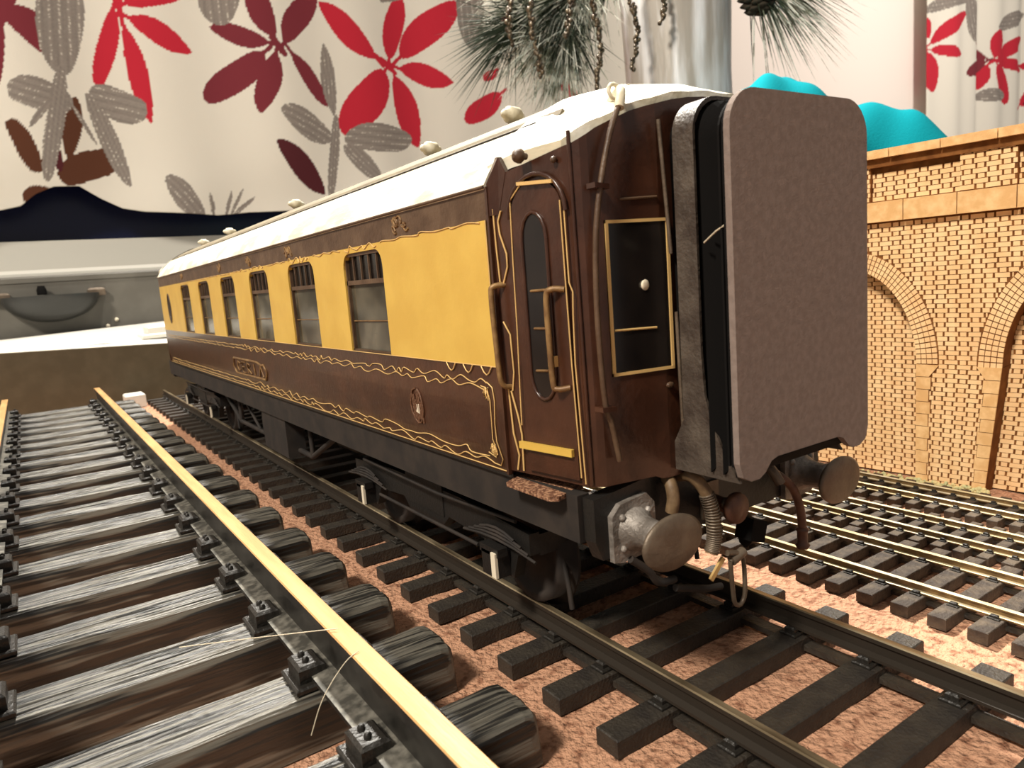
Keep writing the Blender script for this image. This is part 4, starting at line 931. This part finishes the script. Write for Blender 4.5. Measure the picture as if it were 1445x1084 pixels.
sides = [((34, 39, 56), (36, 40, 44), 'artificial_pine_branch', 'dark green pine branch with silvery needle tips and bead strings, left of the silver vase',
  [((33.5, 44.2, 30.2), (-.9, .3, -.35), 300, 7.0, .9), ((34.5, 43.5, 28.0), (-.6, .3, -.6), 320, 6.5, .9), ((36.0, 42.8, 26.0), (-.2, .1, -.9), 260, 6.0, .8), ((36.2, 42.5, 31.5), (-.6, 0, -.3), 300, 7.0, 1.0), ((36.6, 43.4, 30.0), (-.2, .1, -.8), 200, 6.0, .7), ((35.0, 44, 33), (-.8, .2, .1), 220, 7, .9),
   ((32.0, 45.0, 29.0), (-.9, .4, -.5), 300, 7.5, .9), ((36.5, 42.4, 28.5), (-.4, .1, -.9), 260, 7.0, .8), ((33.0, 45, 34.5), (-.9, .2, -.1), 260, 7, .9)], None,
  [((28.8, 40.6, 33.2), 7.5), ((30.4, 39.6, 32), 9), ((37.4, 34.8, 33.0), 10.2), ((34.8, 36.6, 31), 9.4), ((39.4, 33.4, 33.0), 6.5), ((33.0, 38.0, 33), 7)]),
 ((50.5, 26.5, 52), (50, 28, 42), 'artificial_pine_branch', 'spray of long pine needles around a dark cone, right of the silver vase',
  [((49.8, 30.6, 31.2), (.75, -.5, -.35), 130, 10, .55), ((49.5, 30.7, 29.6), (.35, -.25, -.9), 70, 9.0, .45), ((50, 30.6, 33), (.8, -.5, .0), 90, 9.5, .6)], (48.6, 30.6, 28.8), [])]
for PB, mid, nm, lb, tufts, cone, gb in sides:
    pine = thing(nm, lb, 'branch', PB); stems = MB()
    for c, d, n_, L, sp in tufts:
        c = V(c); dd = V(d).normalized()
        for j in range(3):
            nb_ = MB(); needles(nb_, c - dd * L * .45 * j * (.3 if cone else 1), dd, n_ // 3, L, sp)
            part('needle_tuft', rel(nb_, PB), 'needle' if (j + n_) % 3 else 'needle_dark', pine, kind='stuff')
        stems.tube([PB, mid, tuple(c - dd * L * .3 + Vector((0, -1, 2))), tuple(c + dd * 1.5)], [.45, .4, .3, .12], 7)
    part('stem', rel(stems, PB), 'cone_brown', pine)
    if cone:
        b = MB()
        for k in range(70):
            t = k / 70; q = k * 2.4; r = 1.35 * math.sin(math.pi * (.12 + .8 * t)); b.blob((cone[0] + r * math.cos(q), cone[1] + r * math.sin(q), cone[2] + 3.6 * t - 1.0), (.55, .55, .22), 6, 4)
        part('pine_cone', rel(b, PB), 'cone_brown', pine)
    for i, ((x, y, z), L) in enumerate(gb):
        b = MB(); R = random.Random(i)
        for k in range(int(L / .14)):
            b.blob((x + .35 * math.sin(k * .12 + i) + .36 * (R.random() - .5), y + .3 * (R.random() - .5), z - k * .14), .13 + .15 * R.random(), 5, 4)
        b.tube([mid, (x, y, z + 3), (x, y, z - 1)], .06, 5)
        part('bead_string', rel(b, PB), 'bead', pine, kind='stuff')
b = MB(); N = 90                     # one draped cloth over a heap, down to the table
def drape(x, y):
    zz = 0
    for cx, cy, h, sg in ((38.0, 21.8, 20.6, 6.0), (41.6, 19.6, 17.4, 4.6), (45.4, 16.4, 17.6, 5.0)):
        dx, dy = x - cx, y - cy; r = math.hypot(dx, dy); q = math.atan2(dy, dx)
        f = (1 - .07 * min(1, r / 5) ** 2 * math.sin(2.5 * q + cx) ** 2)
        zz += (h * f * math.exp(-(r / sg / 1.35) ** 3.0 * .9)) ** 7
    zz = zz ** (1 / 7)
    return max(-1.85, -1.9 + zz + .22 * math.sin(x * 1.1 + y * .6) + .3 * math.sin(x * .45 - y * .7) + .12 * math.sin(y * 2.1 - x * .8))
vs = []
for j in range(N + 1):
    for i in range(N + 1):
        a, c = i / N * 2 - 1, j / N * 2 - 1; x, y = 42 + 13 * a, 19 + 12 * c; vs.append((x, y, drape(x, y)))
b.add(vs, [(j * (N + 1) + i, j * (N + 1) + i + 1, (j + 1) * (N + 1) + i + 1, (j + 1) * (N + 1) + i) for j in range(N) for i in range(N)], True)
fb = part('fleece_blanket', b, 'teal_fleece'); md = fb.modifiers.new('t', 'SOLIDIFY'); md.thickness = .25 * S
tag(fb, 'crumpled bright teal fleece blanket piled behind the brick wall', 'blanket')
# stray fibres caught on the widest track
for pts, lb in (([(-6.75, -3.6, .35), (-6.5, -3.5, .75), (-6.1, -3.35, 1.05), (-5.85, -3.3, 1.13)], 'fine pale hair curling down from the brass rail onto the sleepers'),
                ([(-7.9, -.9, .95), (-7.0, -1.6, 1.05), (-6.2, -2.2, 1.12), (-5.85, -2.45, 1.14)], 'fine pale hair stretched sideways across the brass rail')):
    b = MB(); b.tube(smooth_path(pts, 5), .008, 4); tag(part('loose_hair', b, 'fibre'), lb, 'hair')
